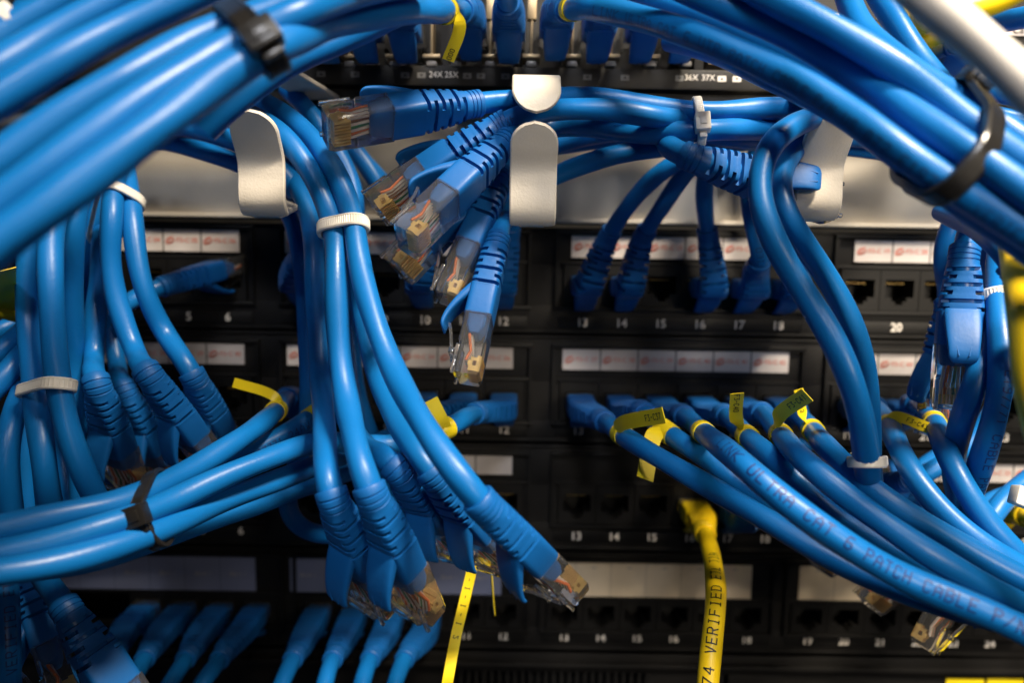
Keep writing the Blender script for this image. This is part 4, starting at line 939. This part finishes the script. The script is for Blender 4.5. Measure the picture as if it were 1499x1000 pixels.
# ================================================================== TIES
def cs(*ks): return [C[k] for k in ks]
gN, gK = 'pale nylon cable ties', 'black cable ties'
tie('black cable tie with a shiny head around the blurred upper left bundle', cs('FLa', 'FLb', 'FLc', 'FLg'), (374, 66, 48), (.80, -.58, -.2), 'black', (.3, -.2, .93), 4.6, group=gK, maxd=24, thick=1.4)
tie('black cable tie around the upper right bundle, head standing at its top', cs('FR1', 'FR1b', 'FR2', 'FR3', 'FR4', 'FR5', 'FR6'), (1420, 226, 48), (.80, .58, -.12), 'black', (.75, -.9, .35), 4.4, group=gK, maxd=40, thick=1.6)
tie('black cable tie with a square head around the lower left bundle', cs('LB1', 'LB2', 'LB3', 'LB4', 'LB5'), (215, 748, 38), (.93, -.36, 0), 'black', (0, -.1, 1), 3.4, group=gK, maxd=24)
tie('pale ribbed tie around the left vertical bundle', cs('LV1', 'LV2', 'LV3', 'LV4', 'LV5', 'LV6'), (75, 571, 33), (.02, 1, .25), 'nat', (0, 0, -1), 3.2, group=gN)
tie('small pale tie arched over three cables at the left', cs('t1', 't2', 't3', 't4', 't5'), (166, 300, 28), (0, 1, .55), 'nat', (0, 0, -1), 3.0, group=gN)
tie('pale tie around the central vertical bundle', cs('C1', 'C2', 'C3', 'C4', 'HL1', 'HL3'), (505, 342, 32), (.1, 1, .3), 'nat', (0, 0, -1), 3.4, group=gN, maxd=15)
tie('pale tie with a square head around the horizontal bundle right of the centre hook', cs('H1', 'H2', 'H3', 'H4', 'H6', 'H3b'), (1020, 180, 31), (1, -.05, .12), 'nat', (.25, -.2, .9), 2.4, group=gN, maxd=20)
tie('pale round tie where the looping pair passes behind the diagonal fan', cs('V1', 'V2'), (1271, 676, 34.5), (.0, 1, .15), 'nat', (0, 0, -1), 2.8, group=gN, maxd=26)
tie('pale ribbed tie around two cables near the right edge', cs('RV1', 'RV2'), (1450, 444, 31), (0, 1, .25), 'nat', (0, 0, -1), 3.0, group=gN, maxd=14)

def loose_head(label, p, ax, out):
    root = empty('cable_tie', p); tag(root, label, 'cable tie', gN)
    a = nrm(ax); o = nrm(np.array(out)-a*np.dot(out, a)); t = np.cross(a, o)
    mb = MB(); mb.box((-2.6, -2.6, -1.8), (2.6, 2.6, 1.9), .6)
    RM = Matrix(((a[0], t[0], o[0], p[0]*S), (a[1], t[1], o[1], p[1]*S), (a[2], t[2], o[2], p[2]*S), (0, 0, 0, 1)))
    put('head', mb.me('head', 'nat', ang=40), root, RM)
loose_head('pale tie head at the left edge above the blurred bundle', P(4, 30, 48), SV(1, -.5, 0), SV(0, -.4, 1))
loose_head('pale tie head cut by the right edge above the yellow boot', P(1496, 728, 34), SV(1, .4, 0), SV(0, -.2, 1))

# ---- long yellow label strips hanging at the bottom centre
def strip(label, pts, hw, wv, txt=None):
    pl = spline([P(*p) for p in pts], .8); n = len(pl); root = empty('hanging_label', pl[0]); tag(root, label, 'label strip', 'yellow label strips hanging at the bottom centre')
    T = np.gradient(pl, axis=0); T /= np.linalg.norm(T, axis=1)[:, None]; rings = []; fr = []
    for i in range(n):
        q = i/(n-1); w0 = SV(*wv); w_ = nrm(w0-T[i]*w0.dot(T[i])); nv = np.cross(T[i], w_)
        if nv@(CAM-pl[i]) < 0: nv = -nv
        h = hw*(1 if not callable(hw) else 1); fr.append((pl[i], w_, nv))
        rings.append([pl[i]+w_*x*h+nv*y*.13 for x, y in ((-1, -1), (1, -1), (1, 1), (-1, 1))])
    mb = MB(); mb.loft(rings); o = put('strip', mb.me('strip', 'flag', ang=30), root)
    if txt:
        q, TL = strokes(txt, hw*.9, th=hw*.14); v = []; f = []
        for qq in q:
            b = len(v)
            for (s, t) in qq:
                fi = min((s+8)/.8, n-1.01); i = int(fi); a_ = fi-i; cp = fr[i][0]*(1-a_)+fr[min(i+1, n-1)][0]*a_
                v.append(cp-fr[i][1]*t*1.0+fr[i][2]*.2)
            f.append((b, b+1, b+2, b+3))
        put('printed_text', mesh('printed_text', v, f, 'blackink', smooth=False), o)
strip('yellow printed label strip slanting down to the bottom edge', [(698, 800, 28), (690, 838, 28), (680, 880, 28.5), (668, 930, 29), (655, 1000, 30), (645, 1060, 30)], 1.7, (1, .25, .3), 'I - I - I - I  2')
strip('narrow yellow label strip seen nearly edge-on, beside the printed one', [(715, 800, 26), (719, 835, 26), (722, 880, 26), (724, 900, 26)], 1.1, (.25, .05, 1))

bpy.context.view_layer.update()
